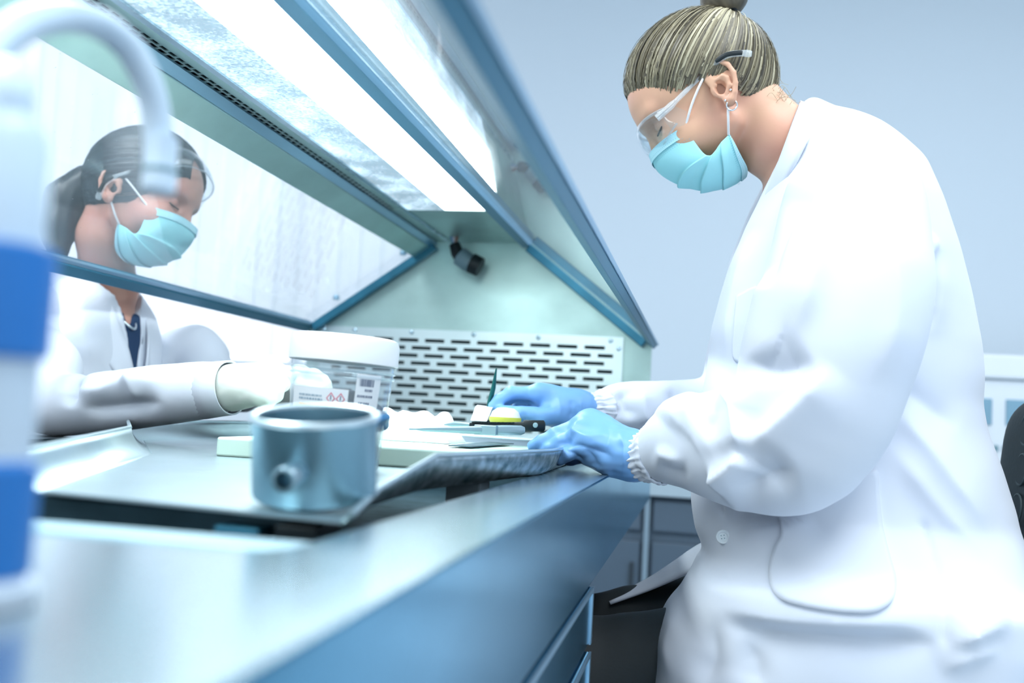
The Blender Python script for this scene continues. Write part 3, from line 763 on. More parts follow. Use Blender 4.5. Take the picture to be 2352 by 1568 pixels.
def relax(V, Q, it=2, lam=0.5):
    e = adjacency(len(V), Q); deg = np.bincount(e.ravel(), minlength=len(V)).astype(float)
    for _ in range(it):
        acc = np.zeros_like(V)
        for d in range(3):
            acc[:, d] = np.bincount(e[:, 0], V[e[:, 1], d], len(V))+np.bincount(e[:, 1], V[e[:, 0], d], len(V))
        V = V+lam*(acc/np.maximum(deg, 1)[:, None]-V)
    return V

def normals(V, Q):
    n = np.cross(V[Q[:, 2]]-V[Q[:, 0]], V[Q[:, 3]]-V[Q[:, 1]]); N = np.zeros_like(V)
    for c in range(4):
        for d in range(3): N[:, d] += np.bincount(Q[:, c], n[:, d], len(V))
    return N/np.maximum(np.linalg.norm(N, axis=1), 1e-12)[:, None]

def wave_noise(V, scale, seed, n=7):
    r = np.random.default_rng(seed); K = r.normal(size=(n, 3))*scale; ph = r.uniform(0, 6.28, n)
    return np.sin(V@K.T+ph).mean(1)

def fold_disp(V, folds, ax=(0, 2)):
    """each fold: (points in the side view, height, width on one side, width on the other, end taper)"""
    U = V[:, list(ax)]; D = np.zeros(len(V))
    for pts, amp, wa, wb, taper in folds:
        P = np.array([p for p in catmull([(*q, 0) for q in pts], 5)])[:, :2]
        seg = np.diff(P, axis=0); L = np.linalg.norm(seg, axis=1); cum = np.concatenate([[0], np.cumsum(L)])
        lo = P.min(0)-3*max(wa, wb); hi = P.max(0)+3*max(wa, wb)
        m = np.nonzero(((U > lo) & (U < hi)).all(1))[0]
        if not len(m): continue
        u = U[m]; best = np.full(len(m), 1e9); sd = np.zeros(len(m)); ss = np.zeros(len(m))
        for i in range(len(seg)):
            w = u-P[i]; t = np.clip((w@seg[i])/max(L[i]**2, 1e-12), 0, 1); q = w-t[:, None]*seg[i]
            d = np.linalg.norm(q, axis=1); s = seg[i][0]*w[:, 1]-seg[i][1]*w[:, 0]
            b = d < best; best[b] = d[b]; sd[b] = np.sign(s[b]); ss[b] = (cum[i]+t[b]*L[i])/cum[-1]
        w = np.where(sd > 0, wa, wb)
        end = np.minimum(1, np.minimum(ss, 1-ss)/max(taper, 1e-3)); end = end*end*(3-2*end)
        D[m] += amp*np.exp(-(best/w)**1.35)*end
    return D

def net_obj(name, V, Q, m, parent=None):
    me = bpy.data.meshes.new(name); me.from_pydata(V.tolist(), [], Q.tolist()); me.update()
    return link(name, me, m, parent, True)

def hand_mesh(name, fingers, wrist, palm, res, m, parent, k=0.007, wr=0.006, seed=1, folds=None, crease=0.0016):
    """fingers: lists of (point, radius); palm: list of (a, ra, b, rb); wrist: chain towards the arm"""
    allp = np.array([p for f in fingers for p, r in f]+[p for p, r in wrist])
    lo = allp.min(0)-0.04; hi = allp.max(0)+0.04
    F = Field(np.arange(lo[0], hi[0], res), np.arange(lo[1], hi[1], res), np.arange(lo[2], hi[2], res))
    for a, ra, b, rb in palm: F.add(cone(a, ra, b, rb), 0.014)
    chain(F, [p for p, r in wrist], [r for p, r in wrist], 0.014)
    H = F.F.copy()
    for f in fingers:
        G = Field(*F.ax); chain(G, [p for p, r in f], [r for p, r in f], 0.004)
        d = G.F; h = np.maximum(k-np.abs(H-d), 0)/k; H = np.minimum(H, d)-h*h*k*0.25
    F.F = H
    V, Q = F.nets(); V = relax(V, Q, 2); N = normals(V, Q)
    w = crease*(wave_noise(V*np.array([1.0, 1.0, 1.0]), 90, seed)+0.6*wave_noise(V, 190, seed+1))
    if folds: w = w+fold_disp(V, folds)*(N[:, 1] < 0.25)
    return net_obj(name, V+N*w[:, None], Q, m, parent)

# ------------------------------------------------------------------ people: shared head parts
SKIN = mat('fair_skin', (0.72, 0.43, 0.27), 0.45, noise=(9, 0.0, (1, 1, 1), (0.72, 0.37, 0.27)), bump=(260, 0.05))
SKIN2 = mat('warm_skin', (0.62, 0.36, 0.26), 0.45, noise=(9, 0.0, (1, 1, 1), (0.66, 0.30, 0.24)), bump=(260, 0.05))
def cloth_mat(name, color, tint):
    m = mat(name, color, 0.85, sheen=0.15, noise=(7, 0.0, (1, 1, 1), tint))
    nt = m.node_tree; b = nt.nodes['Principled BSDF']
    tc = nt.nodes.new('ShaderNodeTexCoord'); hs = []
    for rot in (0.0, 1.5708):
        w = nt.nodes.new('ShaderNodeTexWave'); w.inputs['Scale'].default_value = 420; w.inputs['Distortion'].default_value = 1.0
        mp = nt.nodes.new('ShaderNodeMapping'); mp.inputs['Rotation'].default_value = (0, rot, 0.3)
        nt.links.new(tc.outputs['Object'], mp.inputs[0]); nt.links.new(mp.outputs[0], w.inputs['Vector']); hs.append(w)
    ad = nt.nodes.new('ShaderNodeMath'); nt.links.new(hs[0].outputs['Fac'], ad.inputs[0]); nt.links.new(hs[1].outputs['Fac'], ad.inputs[1])
    bp = nt.nodes.new('ShaderNodeBump'); bp.inputs['Strength'].default_value = 0.12; bp.inputs['Distance'].default_value = 0.0004
    nt.links.new(ad.outputs[0], bp.inputs['Height']); nt.links.new(bp.outputs[0], b.inputs['Normal'])
    return m
COATM = cloth_mat('white_coat_cotton', (0.73, 0.77, 0.85), (0.71, 0.76, 0.86))
MASKM = mat('mask_blue', (0.40, 0.84, 0.90), 0.8, bump=(500, 0.06))
MASKE = mat('mask_edge_pale', (0.50, 0.84, 0.92), 0.8)
STITCH = mat('mask_stitch', (0.16, 0.48, 0.60), 0.8)
LOOPM = mat('ear_loop_white', (0.86, 0.87, 0.88), 0.8)
CLEARG = glass_mat('goggle_clear', (0.94, 0.97, 0.985), 1.0, 0.02)
CLEARE = mat('goggle_edge', (0.72, 0.80, 0.84), 0.12, alpha=0.30)
SILVER = mat('silver', (0.75, 0.78, 0.80), 0.15, 1.0)
LASH = mat('dark_lash', (0.03, 0.022, 0.02), 0.8)
CRC = np.array((0.004, 0.0, 0.040)); CRR = np.array((0.097, 0.076, 0.093))

class Head:
    def __init__(self, O, f, l):
        self.O = np.array(O, float); f = np.array(f, float); f /= np.linalg.norm(f); l = np.array(l, float); l -= f*(l@f); l /= np.linalg.norm(l)
        self.f, self.l = f, l; u = np.cross(f, l); self.u = u
        self.R = np.stack([f, l, u], 1)
    def p(self, a, b, c): return self.O+self.f*a+self.l*b+self.u*c
    def loc(self, q): return (np.asarray(q)-self.O)@self.R
    def ell(self, c, r): return ell(self.p(*c), r, self.R)
    def cone(self, a, ra, b, rb): return cone(self.p(*a), ra, self.p(*b), rb)
    def build(self, F, neck):
        E, K = self.ell, self.cone
        F.add(E(CRC, CRR))
        F.add(E((0.050, 0, 0.045), (0.052, 0.062, 0.056)), 0.03)
        F.add(E((0.038, 0, -0.020), (0.053, 0.056, 0.052)), 0.03)
        F.add(K((0.004, 0.049, -0.044), 0.015, (0.062, 0.012, -0.076), 0.012), 0.02); F.add(K((0.004, -0.049, -0.044), 0.015, (0.062, -0.012, -0.076), 0.012), 0.02)
        F.add(K((0.066, 0, -0.076), 0.0125, (0.070, 0, -0.066), 0.014), 0.015)
        for s in (-1, 1):
            F.add(E((0.064, 0.040*s, -0.026), (0.030, 0.026, 0.026)), 0.02)
            F.add(K((0.096, 0.012*s, 0.030), 0.008, (0.084, 0.047*s, 0.030), 0.008), 0.014)
            F.add(E((0.097, 0.032*s, 0.010), (0.013, 0.017, 0.011)), 0.010, True)
            F.add(E((0.080, 0.033*s, 0.009), (0.0135, 0.0135, 0.0125)), 0.004)
            F.add(K((0.098, 0.0105*s, -0.027), 0.0070, (0.093, 0.013*s, -0.027), 0.0065), 0.006)
        F.add(K((0.096, 0, 0.020), 0.0075, (0.108, 0, -0.022), 0.0085), 0.010); F.add(K((0.108, 0, -0.022), 0.0085, (0.098, 0, -0.029), 0.0075), 0.006)
        F.add(E((0.084, 0, -0.050), (0.012, 0.022, 0.012)), 0.012)
        F.add(K((0.089, -0.014, -0.045), 0.004, (0.089, 0.014, -0.045), 0.004), 0.006); F.add(K((0.086, -0.012, -0.055), 0.0045, (0.086, 0.012, -0.055), 0.0045), 0.006)
        chain(F, [self.p(-0.026, 0, -0.02)]+[np.array(q) for q, r in neck], [0.054]+[r for q, r in neck], 0.012)
    def ear(self, F, s, tilt=0.20):
        """s = +1 left, -1 right; the ear stands in its own slightly tilted plane"""
        eu = self.u*math.cos(tilt)-self.f*math.sin(tilt); ef = self.f*math.cos(tilt)+self.u*math.sin(tilt); out = self.l*s
        def q(a, c, o=0.0): return self.O-self.f*0.0045+ef*a+eu*c+out*(0.0765+o-0.34*a)
        R = np.stack([ef, out, eu], 1)
        F.add(ell(q(-0.003, 0.003, 0.0020), (0.0175, 0.0040, 0.0265), R), 0.006)
        F.add(ell(q(0.0015, -0.004, 0.0055), (0.0080, 0.0062, 0.0100), R), 0.002, True)
        F.add(ell(q(-0.0015, 0.0165, 0.0060), (0.0105, 0.0036, 0.0070), R), 0.002, True)
        F.add(ell(q(-0.0145, 0.006, 0.0060), (0.0022, 0.0030, 0.0130), R), 0.002, True)
        hx = [(0.0060, 0.0015), (0.0120, 0.006), (0.0150, 0.015), (0.0125, 0.0245), (0.003, 0.0305), (-0.009, 0.0290), (-0.0175, 0.0195), (-0.0205, 0.006), (-0.0180, -0.008), (-0.0125, -0.0185), (-0.0065, -0.0255)]
        chain(F, [q(a, c, 0.0048) for a, c in hx], [0.0026]+[0.0033]*8+[0.0042, 0.0056], 0.0016)
        an = [(-0.004, -0.0145), (-0.0100, -0.007), (-0.0108, 0.004), (-0.0065, 0.0095), (0.002, 0.0095)]
        chain(F, [q(a, c, 0.0042) for a, c in an], [0.0032, 0.0034, 0.0032, 0.0028, 0.002], 0.002)
        F.add(cone(q(0.0110, -0.003, 0.0035), 0.0040, q(0.0105, -0.0095, 0.0025), 0.0036), 0.003)
        F.add(ell(q(-0.0030, -0.0255, 0.0035), (0.0078, 0.0040, 0.0085), R), 0.004)
        self.earq = q
        return q

HLF = np.array([-0.13, -0.075, -0.055, -0.030, -0.014, 0.0056, 0.03, 0.066, 0.103, 0.14])
HLU = np.array([-0.075, -0.068, -0.052, -0.030, 0.006, 0.0264, 0.0305, 0.046, 0.069, 0.085])

def attr_mat(name, rough, spec=0.4):
    m = bpy.data.materials.new(name); m.use_nodes = True; nt = m.node_tree; b = nt.nodes['Principled BSDF']
    a = nt.nodes.new('ShaderNodeAttribute'); a.attribute_name = 'tone'; nt.links.new(a.outputs['Color'], b.inputs['Base Color'])
    b.inputs['Roughness'].default_value = rough; b.inputs['Specular IOR Level'].default_value = spec
    return m
HAIRM = attr_mat('hair', 0.45, 0.5)
def set_tone(o, cols):
    a = o.data.color_attributes.new('tone', 'FLOAT_COLOR', 'POINT')
    a.data.foreach_set('color', np.concatenate([cols, np.ones((len(cols), 1))], 1).astype(np.float32).ravel())

def make_hair(H, parent, pal, bun, thick=0.010, nstr=2200, seed=3, hlu=HLU, stray=0.4, edge=(0.60, 0.42, 0.30)):
    r = np.random.default_rng(seed); bd = (np.array(bun)-CRC)/CRR; bd /= np.linalg.norm(bd)
    e1 = np.cross(bd, (0, 1, 0)); e1 /= np.linalg.norm(e1); e2 = np.cross(bd, e1)
    rad = CRR+np.array([0.0, 0.003, 0.0])
    def pt(th, ph, off):
        d = np.cos(th)[..., None]*bd+np.sin(th)[..., None]*(np.cos(ph)[..., None]*e1+np.sin(ph)[..., None]*e2)
        nn = d/rad; nn /= np.linalg.norm(nn, axis=-1, keepdims=True)
        return CRC+rad*d+nn*off[..., None]
    def margin(loc): return loc[..., 2]-np.interp(loc[..., 0], HLF, hlu)
    pal = np.array(pal)
    nt_, np_ = 70, 260
    T, Pp = np.meshgrid(np.linspace(0.04, 2.75, nt_), np.linspace(0, 2*math.pi, np_, endpoint=False), indexing='ij')
    base = pt(T, Pp, np.zeros_like(T)); mg = margin(base)
    w = np.clip((mg+0.002)/0.040, 0, 1); w = w*(2-w)
    ph_n = r.uniform(0, 6.28, 12); kk = r.integers(9, 70, 12)
    mg = mg+0.0035*np.sin(37*Pp+2*np.sin(5*Pp))+0.0025*np.sin(83*Pp)
    streak = np.mean([np.sin(k*Pp+p+0.7*np.sin(3*T+p)) for k, p in zip(kk, ph_n)], 0)
    off = -0.0035+(thick+0.0035)*w+0.0024*streak*w
    L = pt(T, Pp, off); W_ = H.O+L@H.R.T
    keep = mg > -0.004; idx = np.arange(nt_*np_).reshape(nt_, np_); f = []
    for i in range(nt_-1):
        for j in range(np_):
            j2 = (j+1) % np_
            if keep[i, j] or keep[i+1, j] or keep[i, j2]: f.append((idx[i, j], idx[i, j2], idx[i+1, j2], idx[i+1, j]))
    o = mesh('hair', W_.reshape(-1, 3), f, HAIRM, parent, True)
    t = np.clip(0.38+0.9*streak+0.10*r.normal(size=streak.shape), 0, 1).reshape(-1)
    col = np.stack([np.interp(t, np.linspace(0, 1, len(pal)), pal[:, c]) for c in range(3)], 1)
    ed = np.clip(w.reshape(-1, 1)/0.45, 0, 1); col = col*ed+np.array(edge)*(1-ed); set_tone(o, col)
    # combed strands as thin ribbons
    v = []; ff = []; cols = []
    for s in range(nstr):
        ph = r.uniform(0, 2*math.pi); t1 = r.uniform(0.10, 0.9) if r.random() < 0.6 else 0.12
        tt = np.linspace(2.75, 0.05, 60); pp = np.full(60, ph); m = margin(pt(tt, pp, np.zeros(60)))
        ok = np.nonzero(m > r.uniform(-0.012, 0.006))[0]
        if not len(ok): continue
        th0 = tt[ok[0]]
        if r.random() < 0.45: th0 = t1+(th0-t1)*r.uniform(0.35, 1.0)
        if th0-t1 < 0.2: continue
        n = 11; th = np.linspace(th0, t1, n); dr = r.normal()*0.03*stray; phs = ph+dr*np.sin(np.linspace(0, 2.5, n))
        b0 = pt(th, phs, np.zeros(n)); mw = np.clip((margin(b0)+0.004)/0.040, 0, 1); mw = mw*(2-mw)
        hgt = r.uniform(0.0002, 0.0022) if r.random() < 0.93 else r.uniform(0.003, 0.006)*stray*2
        offs = 0.0022+(thick-0.0006)*mw+hgt*np.sin(np.linspace(0.25, 2.9, n))
        wd = r.uniform(0.0005, 0.0012)/0.08
        a = pt(th, phs-wd/np.maximum(np.sin(th), 0.25), offs); c = pt(th, phs+wd/np.maximum(np.sin(th), 0.25), offs+r.normal()*0.0003)
        k0 = len(v)
        for i in range(n): v.append(H.O+H.R@a[i]); v.append(H.O+H.R@c[i])
        for i in range(n-1): ff.append((k0+2*i, k0+2*i+1, k0+2*i+3, k0+2*i+2))
        tn = float(np.clip(r.beta(1.6, 1.7), 0, 1)); cc = np.array([np.interp(tn, np.linspace(0, 1, len(pal)), pal[:, c_]) for c_ in range(3)])
        cols += [cc*(0.75+0.25*min(1.0, 0.4+i/n)) for i in range(n) for _ in (0, 1)]
    so = mesh('hair_strands', v, ff, HAIRM, o, True); so['kind'] = 'stuff'; set_tone(so, np.array(cols))
    return o

def make_mask(H, parent, halfw=0.058):
    """pleated surgical mask: rows run round the face from ear side to ear side"""
    # centre line and side edge in the head's (forward, up) plane, from the top edge to the bottom edge
    M = np.array([(0.1175, -0.0130), (0.1185, -0.0333), (0.1105, -0.0541), (0.0965, -0.0743), (0.0760, -0.0936), (0.0535, -0.1047), (0.0365, -0.1085), (0.0190, -0.1060)])
    S = np.array([(0.0630, -0.0173), (0.0620, -0.0400), (0.0605, -0.0610), (0.0560, -0.0690), (0.0484, -0.0690), (0.0350, -0.0630), (0.0215, -0.0595), (0.0190, -0.0585)])
    nv, nu = 64, 56; tv = np.linspace(0, 1, nv+1); kv = np.linspace(0, 1, len(M))
    def smooth(A, t):
        P = np.array(catmull([(*a, 0) for a in A], 10))[:, :2]; return np.stack([np.interp(t, np.linspace(0, 1, len(P)), P[:, i]) for i in (0, 1)], 1)
    Mc, Sc = smooth(M, tv), smooth(S, tv)
    v = []; f = []
    for j in range(nv+1):
        t = tv[j]
        hw = halfw*(1-0.06*t)+0.005
        for i in range(nu+1):
            a = -1+2*i/nu; th = abs(a)*math.pi/2
            b = 1-math.cos(th)
            fu = Mc[j]+(Sc[j]-Mc[j])*(b**1.12)
            s = math.copysign(hw*math.sin(th)**0.92, a) if a else 0.0
            pl = 0.0
            for pk in (0.36, 0.54, 0.72):
                d = (t-pk)/0.085
                if 0 <= d < 1: pl += (1-d)*0.0062
            fade = min(1.0, (1-abs(a))*3.5+0.25)
            nrm = np.array([math.cos(th*0.8), math.copysign(math.sin(th*0.8), a)])
            crk = 0.0016*math.sin(9*t+4*a)*math.sin(5*a+1)
            v.append(H.p(fu[0]+nrm[0]*(pl*fade+crk), s+nrm[1]*(pl*fade+crk)*0.7, fu[1]))
    for j in range(nv):
        for i in range(nu): f.append((j*(nu+1)+i, j*(nu+1)+i+1, (j+1)*(nu+1)+i+1, (j+1)*(nu+1)+i))
    o = mesh('face_mask', v, f, MASKM, parent, True)
    so = o.modifiers.new('solid', 'SOLIDIFY'); so.thickness = 0.0014; so.offset = 1
    V = np.array(v).reshape(nv+1, nu+1, 3); ctr = H.p(0.05, 0, -0.06)
    def strip(j0, j1, m, name, lift, i0=0, i1=nu):
        vv = []; q = []
        for i in range(i0, i1+1):
            for j in (j0, j1):
                p = V[int(j), i]*(1-(j % 1))+V[min(nv, int(j)+1), i]*(j % 1); d = p-ctr; vv.append(p+d/np.linalg.norm(d)*lift)
        for i in range(i1-i0): q.append((2*i, 2*i+2, 2*i+3, 2*i+1))
        return mesh(name, vv, q, m, o, True)
    strip(0.3, 5.5, MASKE, 'edge_band', 0.0020); strip(nv-5.0, nv-0.3, MASKE, 'edge_band', 0.0020)
    dots = []; dq = []
    for row in (1.4, 4.2, 6.8, 8.2, nv-7.5, nv-6.2, nv-4.0, nv-1.4):
        for i in range(nu*2):
            a0 = i/2; i_ = int(a0); t = a0 % 1
            if i % 2 or i_ >= nu: continue
            p = V[int(row), i_]*(1-t)+V[int(row), i_+1]*t; p2 = V[int(row), i_]*(1-t-0.22)+V[int(row), i_+1]*(t+0.22); w = (V[int(row)+1, i_]-V[int(row), i_]); w = w/max(np.linalg.norm(w), 1e-6)*0.0004
            d = (p-ctr)/np.linalg.norm(p-ctr)*0.0026; k = len(dots)
            dots += [p+d-w, p2+d-w, p2+d+w, p+d+w]; dq.append((k, k+1, k+2, k+3))
    st_ = mesh('stitching', dots, dq, STITCH, o); st_['kind'] = 'stuff'
    return o, V

def goggle_lens(H, parent, off=(0, 0, 0), rot=0.0, sc=1.0):
    """clear wrap-round safety glasses: lens sheet, bright rim, two arms; rot pushes them up the brow"""
    ca, sa = math.cos(rot), math.sin(rot)
    def q(a, s, c):
        a0, c0 = a-0.03, c-0.02
        return H.p(0.03+a0*ca-c0*sa+off[0], s*sc, 0.02+a0*sa+c0*ca+off[2])
    n, mrow = 36, 10; v = []; f = []; top = []; bot = []
    for i in range(n+1):
        t = -1+2*i/n; th = t*1.42
        a = 0.067+0.054*math.cos(th)**0.8 if abs(t) < 0.999 else 0.067+0.054*math.cos(th)**0.8; s = 0.071*math.sin(th)/math.sin(1.42)
        up = 0.027-0.010*abs(t)**2; dn = -0.024+0.014*abs(t)**2.2+0.010*math.exp(-(t/0.13)**2)
        for j in range(mrow+1):
            w = j/mrow; v.append(q(a-0.006*(2*w-1)**2-0.004*w, s, up+(dn-up)*w))
        top.append(q(a-0.006, s, up)); bot.append(q(a-0.010, s, dn))
    for i in range(n):
        for j in range(mrow): f.append((i*(mrow+1)+j, (i+1)*(mrow+1)+j, (i+1)*(mrow+1)+j+1, i*(mrow+1)+j+1))
    o = mesh('safety_glasses', v, f, CLEARG, parent, True)
    so = o.modifiers.new('solid', 'SOLIDIFY'); so.thickness = 0.002
    tube('top_rim', top, 0.0021, CLEARE, o, 8); tube('bottom_rim', bot, 0.0015, CLEARE, o, 8)
    for s in (-1, 1):
        shield = [q(0.082, 0.0715*s, 0.016), q(0.060, 0.0725*s, 0.012), q(0.050, 0.0725*s, -0.004), q(0.062, 0.072*s, -0.018), q(0.080, 0.070*s, -0.012)]
        prism('side_shield', shield, tuple(H.l*s*0.0012), CLEARG, o)
        arm = [q(0.088, 0.0715*s, 0.0110), q(0.062, 0.0745*s, 0.0145), q(0.036, 0.0770*s, 0.0195), q(0.012, 0.0785*s, 0.0240), q(-0.010, 0.0840*s, 0.0285)]
        tube('arm', catmull(arm, 4), [0.0052]*5+[0.0036]*4+[0.0030]*8, CLEARE, o, 10, sx=1.0, sy=0.42)
        tube('arm_core', catmull(arm, 4), [0.0028]*5+[0.0018]*12, CLEARG, o, 8, sx=1.0, sy=0.5)
        tip = [q(-0.009, 0.0838*s, 0.0283), q(-0.030, 0.0895*s, 0.0262), q(-0.046, 0.0895*s, 0.0185), q(-0.058, 0.0885*s, 0.0095)]
        t_ = tube('arm_tip', catmull(tip, 4), [0.0032]+[0.0046]*9+[0.0052]*2+[0.0040], CLEARE, o, 10, sx=1.0, sy=0.5)
        core = [q(-0.014, 0.0880*s, 0.0280), q(-0.030, 0.0922*s, 0.0262), q(-0.044, 0.0922*s, 0.0195), q(-0.048, 0.0920*s, 0.0168)]
        tube('black_insert', catmull(core, 4), [0.0020]+[0.0034]*11+[0.0028], BLACK, t_, 10, sx=1.0, sy=0.35)
    return o

def brow_and_lash(H, parent, browcol):
    bm_ = attr_mat('eyebrow_hair', 0.7) if 'eyebrow_hair' not in bpy.data.materials else bpy.data.materials['eyebrow_hair']
    for s in (-1, 1):
        pts = [H.p(0.1045, 0.013*s, 0.0335), H.p(0.1015, 0.027*s, 0.0385), H.p(0.0915, 0.042*s, 0.0385), H.p(0.080, 0.051*s, 0.033)]
        o = tube('eyebrow', catmull(pts, 4), [0.0022]+[0.0032]*6+[0.0026]*3+[0.0016]*2+[0.0008], bm_, parent, 8, sy=0.45); set_tone(o, np.tile(np.array(browcol), (len(o.data.vertices), 1)))
        lash = [H.p(0.0935, 0.021*s, 0.0035), H.p(0.0950, 0.030*s, 0.0012), H.p(0.0905, 0.041*s, 0.0022), H.p(0.085, 0.046*s, 0.005)]
        tube('eyelash', catmull(lash, 4), [0.0006]+[0.0013]*11+[0.0007], LASH, parent, 6)

# ------------------------------------------------------------------ the person at the right
Y1 = 1.40
H1 = Head((0.005, Y1, 1.450), (-math.cos(math.radians(34)), 0.02, -math.sin(math.radians(34))), (0, -1, 0))
neck1 = [(H1.p(-0.038, 0, -0.088), 0.0515), (H1.p(-0.056, 0, -0.138), 0.052), (np.array((0.1524,1.4000,1.2911)), 0.066)]
F = Field(axis((-0.16, 0.16, 0.00175), (0.16, 0.46, 0.012)), axis((1.10, 1.31, 0.010), (1.31, 1.49, 0.00175), (1.49, 1.72, 0.010)), axis((0.60, 1.28, 0.012), (1.28, 1.60, 0.00175)))
H1.build(F, neck1)
# trunk, arms and thighs under the clothes
tr = [(0.1470,1.4000,1.2789), (0.1798,1.4000,1.1364), (0.2228,1.4000,0.9979), (0.2700,1.4000,0.8693)]
chain(F, [np.array(p) for p in tr], [0.085, 0.10, 0.10, 0.12], 0.03)
for Y_, e, w_ in ((1.25, (0.1178,1.1800,0.9745), (-0.0573,1.2650,0.9582)), (1.55, (0.0527,1.6000,1.0233), (-0.1365,1.5080,1.0180))):
    sh_ = np.array((0.1752,1.4000,1.2915)); sh_[1] = Y_
    chain(F, [sh_, np.array(e), np.array(w_)], [0.05, 0.032, 0.016], 0.03)
for Y_ in (1.29, 1.49):
    a = np.array((0.2714,1.4000,0.8128)); a[1] = Y_; chain(F, [a, np.array((-0.02, Y_, 0.70))], [0.075, 0.055], 0.04)
q1 = H1.ear(F, 1); H1.ear(F, -1)
H1.earq = q1
V, Q = F.nets(); V = relax(V, Q, 1, 0.4)
p1 = net_obj('person', V, Q, SKIN)
tag(p1, 'blond seated person at right in white coat, blue mask and blue gloves', 'person')
hair1 = make_hair(H1, p1, [(0.045, 0.038, 0.028), (0.16, 0.135, 0.085), (0.34, 0.295, 0.185), (0.62, 0.57, 0.40)], (-0.078, 0, 0.098), 0.0085, 2600, 3)
bun = blob('bun', H1.p(-0.088, 0, 0.128), (0.034, 0.036, 0.030), HAIRM, hair1, 8, 0.10)
set_tone(bun, np.tile(np.array((0.10, 0.085, 0.06)), (len(bun.data.vertices), 1))*np.random.default_rng(2).uniform(0.6, 1.5, (len(bun.data.vertices), 1)))
band = tube('hair_tie', [H1.p(-0.076+0.020*math.cos(t)*0.75, 0.020*math.sin(t), 0.112+0.020*math.cos(t)*0.6) for t in np.linspace(0, 2*math.pi, 24)], 0.004, BLACK, hair1, 8)
v = []; f = []; r_ = np.random.default_rng(11); cols = []
for s in range(46):      # loose wisps at the nape
    a = H1.p(-0.045-0.03*r_.random(), 0.05*r_.uniform(0.1, 1), -0.050+0.022*r_.random()); d = -H1.f*0.5*r_.uniform(0.2, 1)-H1.u*r_.uniform(0.2, 1.0)
    L_ = r_.uniform(0.015, 0.05); curl = r_.normal(size=3)*0.5
    pts = [a+d*L_*t+curl*L_*t*t*0.6+np.array((0, -0.004, 0.006))*math.sin(t*4+s) for t in np.linspace(0, 1, 8)]
    vv, q = tube_data(pts, 0.00028, 4, False); k = len(v); v += vv; f += [tuple(i+k for i in g) for g in q]
wo = mesh('loose_wisps', v, f, HAIRM, hair1, True); wo['kind'] = 'stuff'; set_tone(wo, np.tile(np.array((0.42, 0.38, 0.26)), (len(v), 1)))
mask1, MV1 = make_mask(H1, p1)
up_c, lo_c = MV1[1, -1], MV1[-4, -1]
tube('ear_loop', catmull([up_c, H1.p(0.040, 0.0735, 0.000), H1.p(0.015, 0.0795, 0.017), q1(0.004, 0.031, -0.004)], 5), 0.0017, LOOPM, mask1, 8)
tube('ear_loop', catmull([lo_c, H1.p(0.012, 0.0705, -0.046), H1.p(0.002, 0.0765, -0.030), q1(-0.012, -0.012, 0.000), q1(-0.018, -0.002, -0.004)], 5), 0.0017, LOOPM, mask1, 8)
goggle_lens(H1, p1)
brow_and_lash(H1, p1, (0.20, 0.15, 0.10))
hoop_c = q1(-0.0035, -0.033, 0.006)
ring = [hoop_c+H1.f*0.0068*math.cos(t)+H1.u*0.0068*math.sin(t) for t in np.linspace(0.2, 2*math.pi+0.2, 28)]
tube('hoop_earring', ring, 0.0012, SILVER, p1, 10)
for a, c in ((0.0025, -0.024), (-0.0085, -0.0145)):
    lathe('ear_stud', [(0, 0.002), (0.0014, 0.0016), (0.0018, 0)], q1(a, c, 0.0085), SILVER, p1, 12, Vector((0, 0, 1)).rotation_difference(Vector(H1.l)).to_matrix())

# --- coat
frontp = [(0.1197,1.4478),(0.1051,1.4127),(0.0917,1.3757),(0.0780,1.3326),(0.0662,1.3019),(0.0499,1.2649),(0.0383,1.2280),(0.0225,1.1789),(0.0108,1.1299),(0.0064,1.0754),(-0.0001,1.0330),(-0.0053,0.9848),(-0.0080,0.9369),(-0.0063,0.8954),(0.0008,0.8635),(0.0134,0.8409),(0.0087,0.8141),(-0.0116,0.7802),(-0.0289,0.7465),(-0.0397,0.7105),(-0.0429,0.6752),(-0.0425,0.6405),(-0.0378,0.5718)]
backp = [(0.1419,1.4434),(0.1684,1.4249),(0.1972,1.4175),(0.2185,1.4054),(0.2473,1.3813),(0.2760,1.3497),(0.2983,1.2935),(0.3170,1.2409),(0.3339,1.1829),(0.3476,1.1197),(0.3516,1.0797),(0.3502,1.0452),(0.3567,1.0114),(0.3762,0.9616),(0.3929,0.9122),(0.4026,0.8655),(0.4030,0.8378),(0.3970,0.7958),(0.3964,0.7682),(0.3845,0.7341),(0.3704,0.7053),(0.3648,0.6718),(0.3633,0.6171)]
fz = np.array(sorted((z, x) for x, z in frontp)); bz = np.array(sorted((z, x) for x, z in backp))
wz = np.array(sorted([(z, w) for (x, z), w in zip([(0.1303,1.4434),(0.1310,1.4219),(0.1550,1.3943),(0.1563,1.3517),(0.1577,1.3033),(0.1599,1.2311),(0.1636,1.1121),(0.1671,0.9947),(0.1698,0.9078),(0.1715,0.8503),(0.1729,0.8046),(0.1750,0.7364),(0.1793,0.5963)], (0.045, 0.075, 0.125, 0.160, 0.182, 0.188, 0.180, 0.178, 0.188, 0.198, 0.204, 0.204, 0.200))]))
cz = np.array(sorted([(z, w) for (x, z), w in zip([(0.1535,1.4433),(0.1703,0.8905),(0.1729,0.8046),(0.1793,0.5963)], (1.40, 1.40, 1.345, 1.345))]))
tab = [(z, np.interp(z, fz[:, 0], fz[:, 1]), np.interp(z, bz[:, 0], bz[:, 1]), np.interp(z, cz[:, 0], cz[:, 1]), np.interp(z, wz[:, 0], wz[:, 1])) for z in np.linspace(0.60, bz[-1, 0], 90)]
h = 0.0046
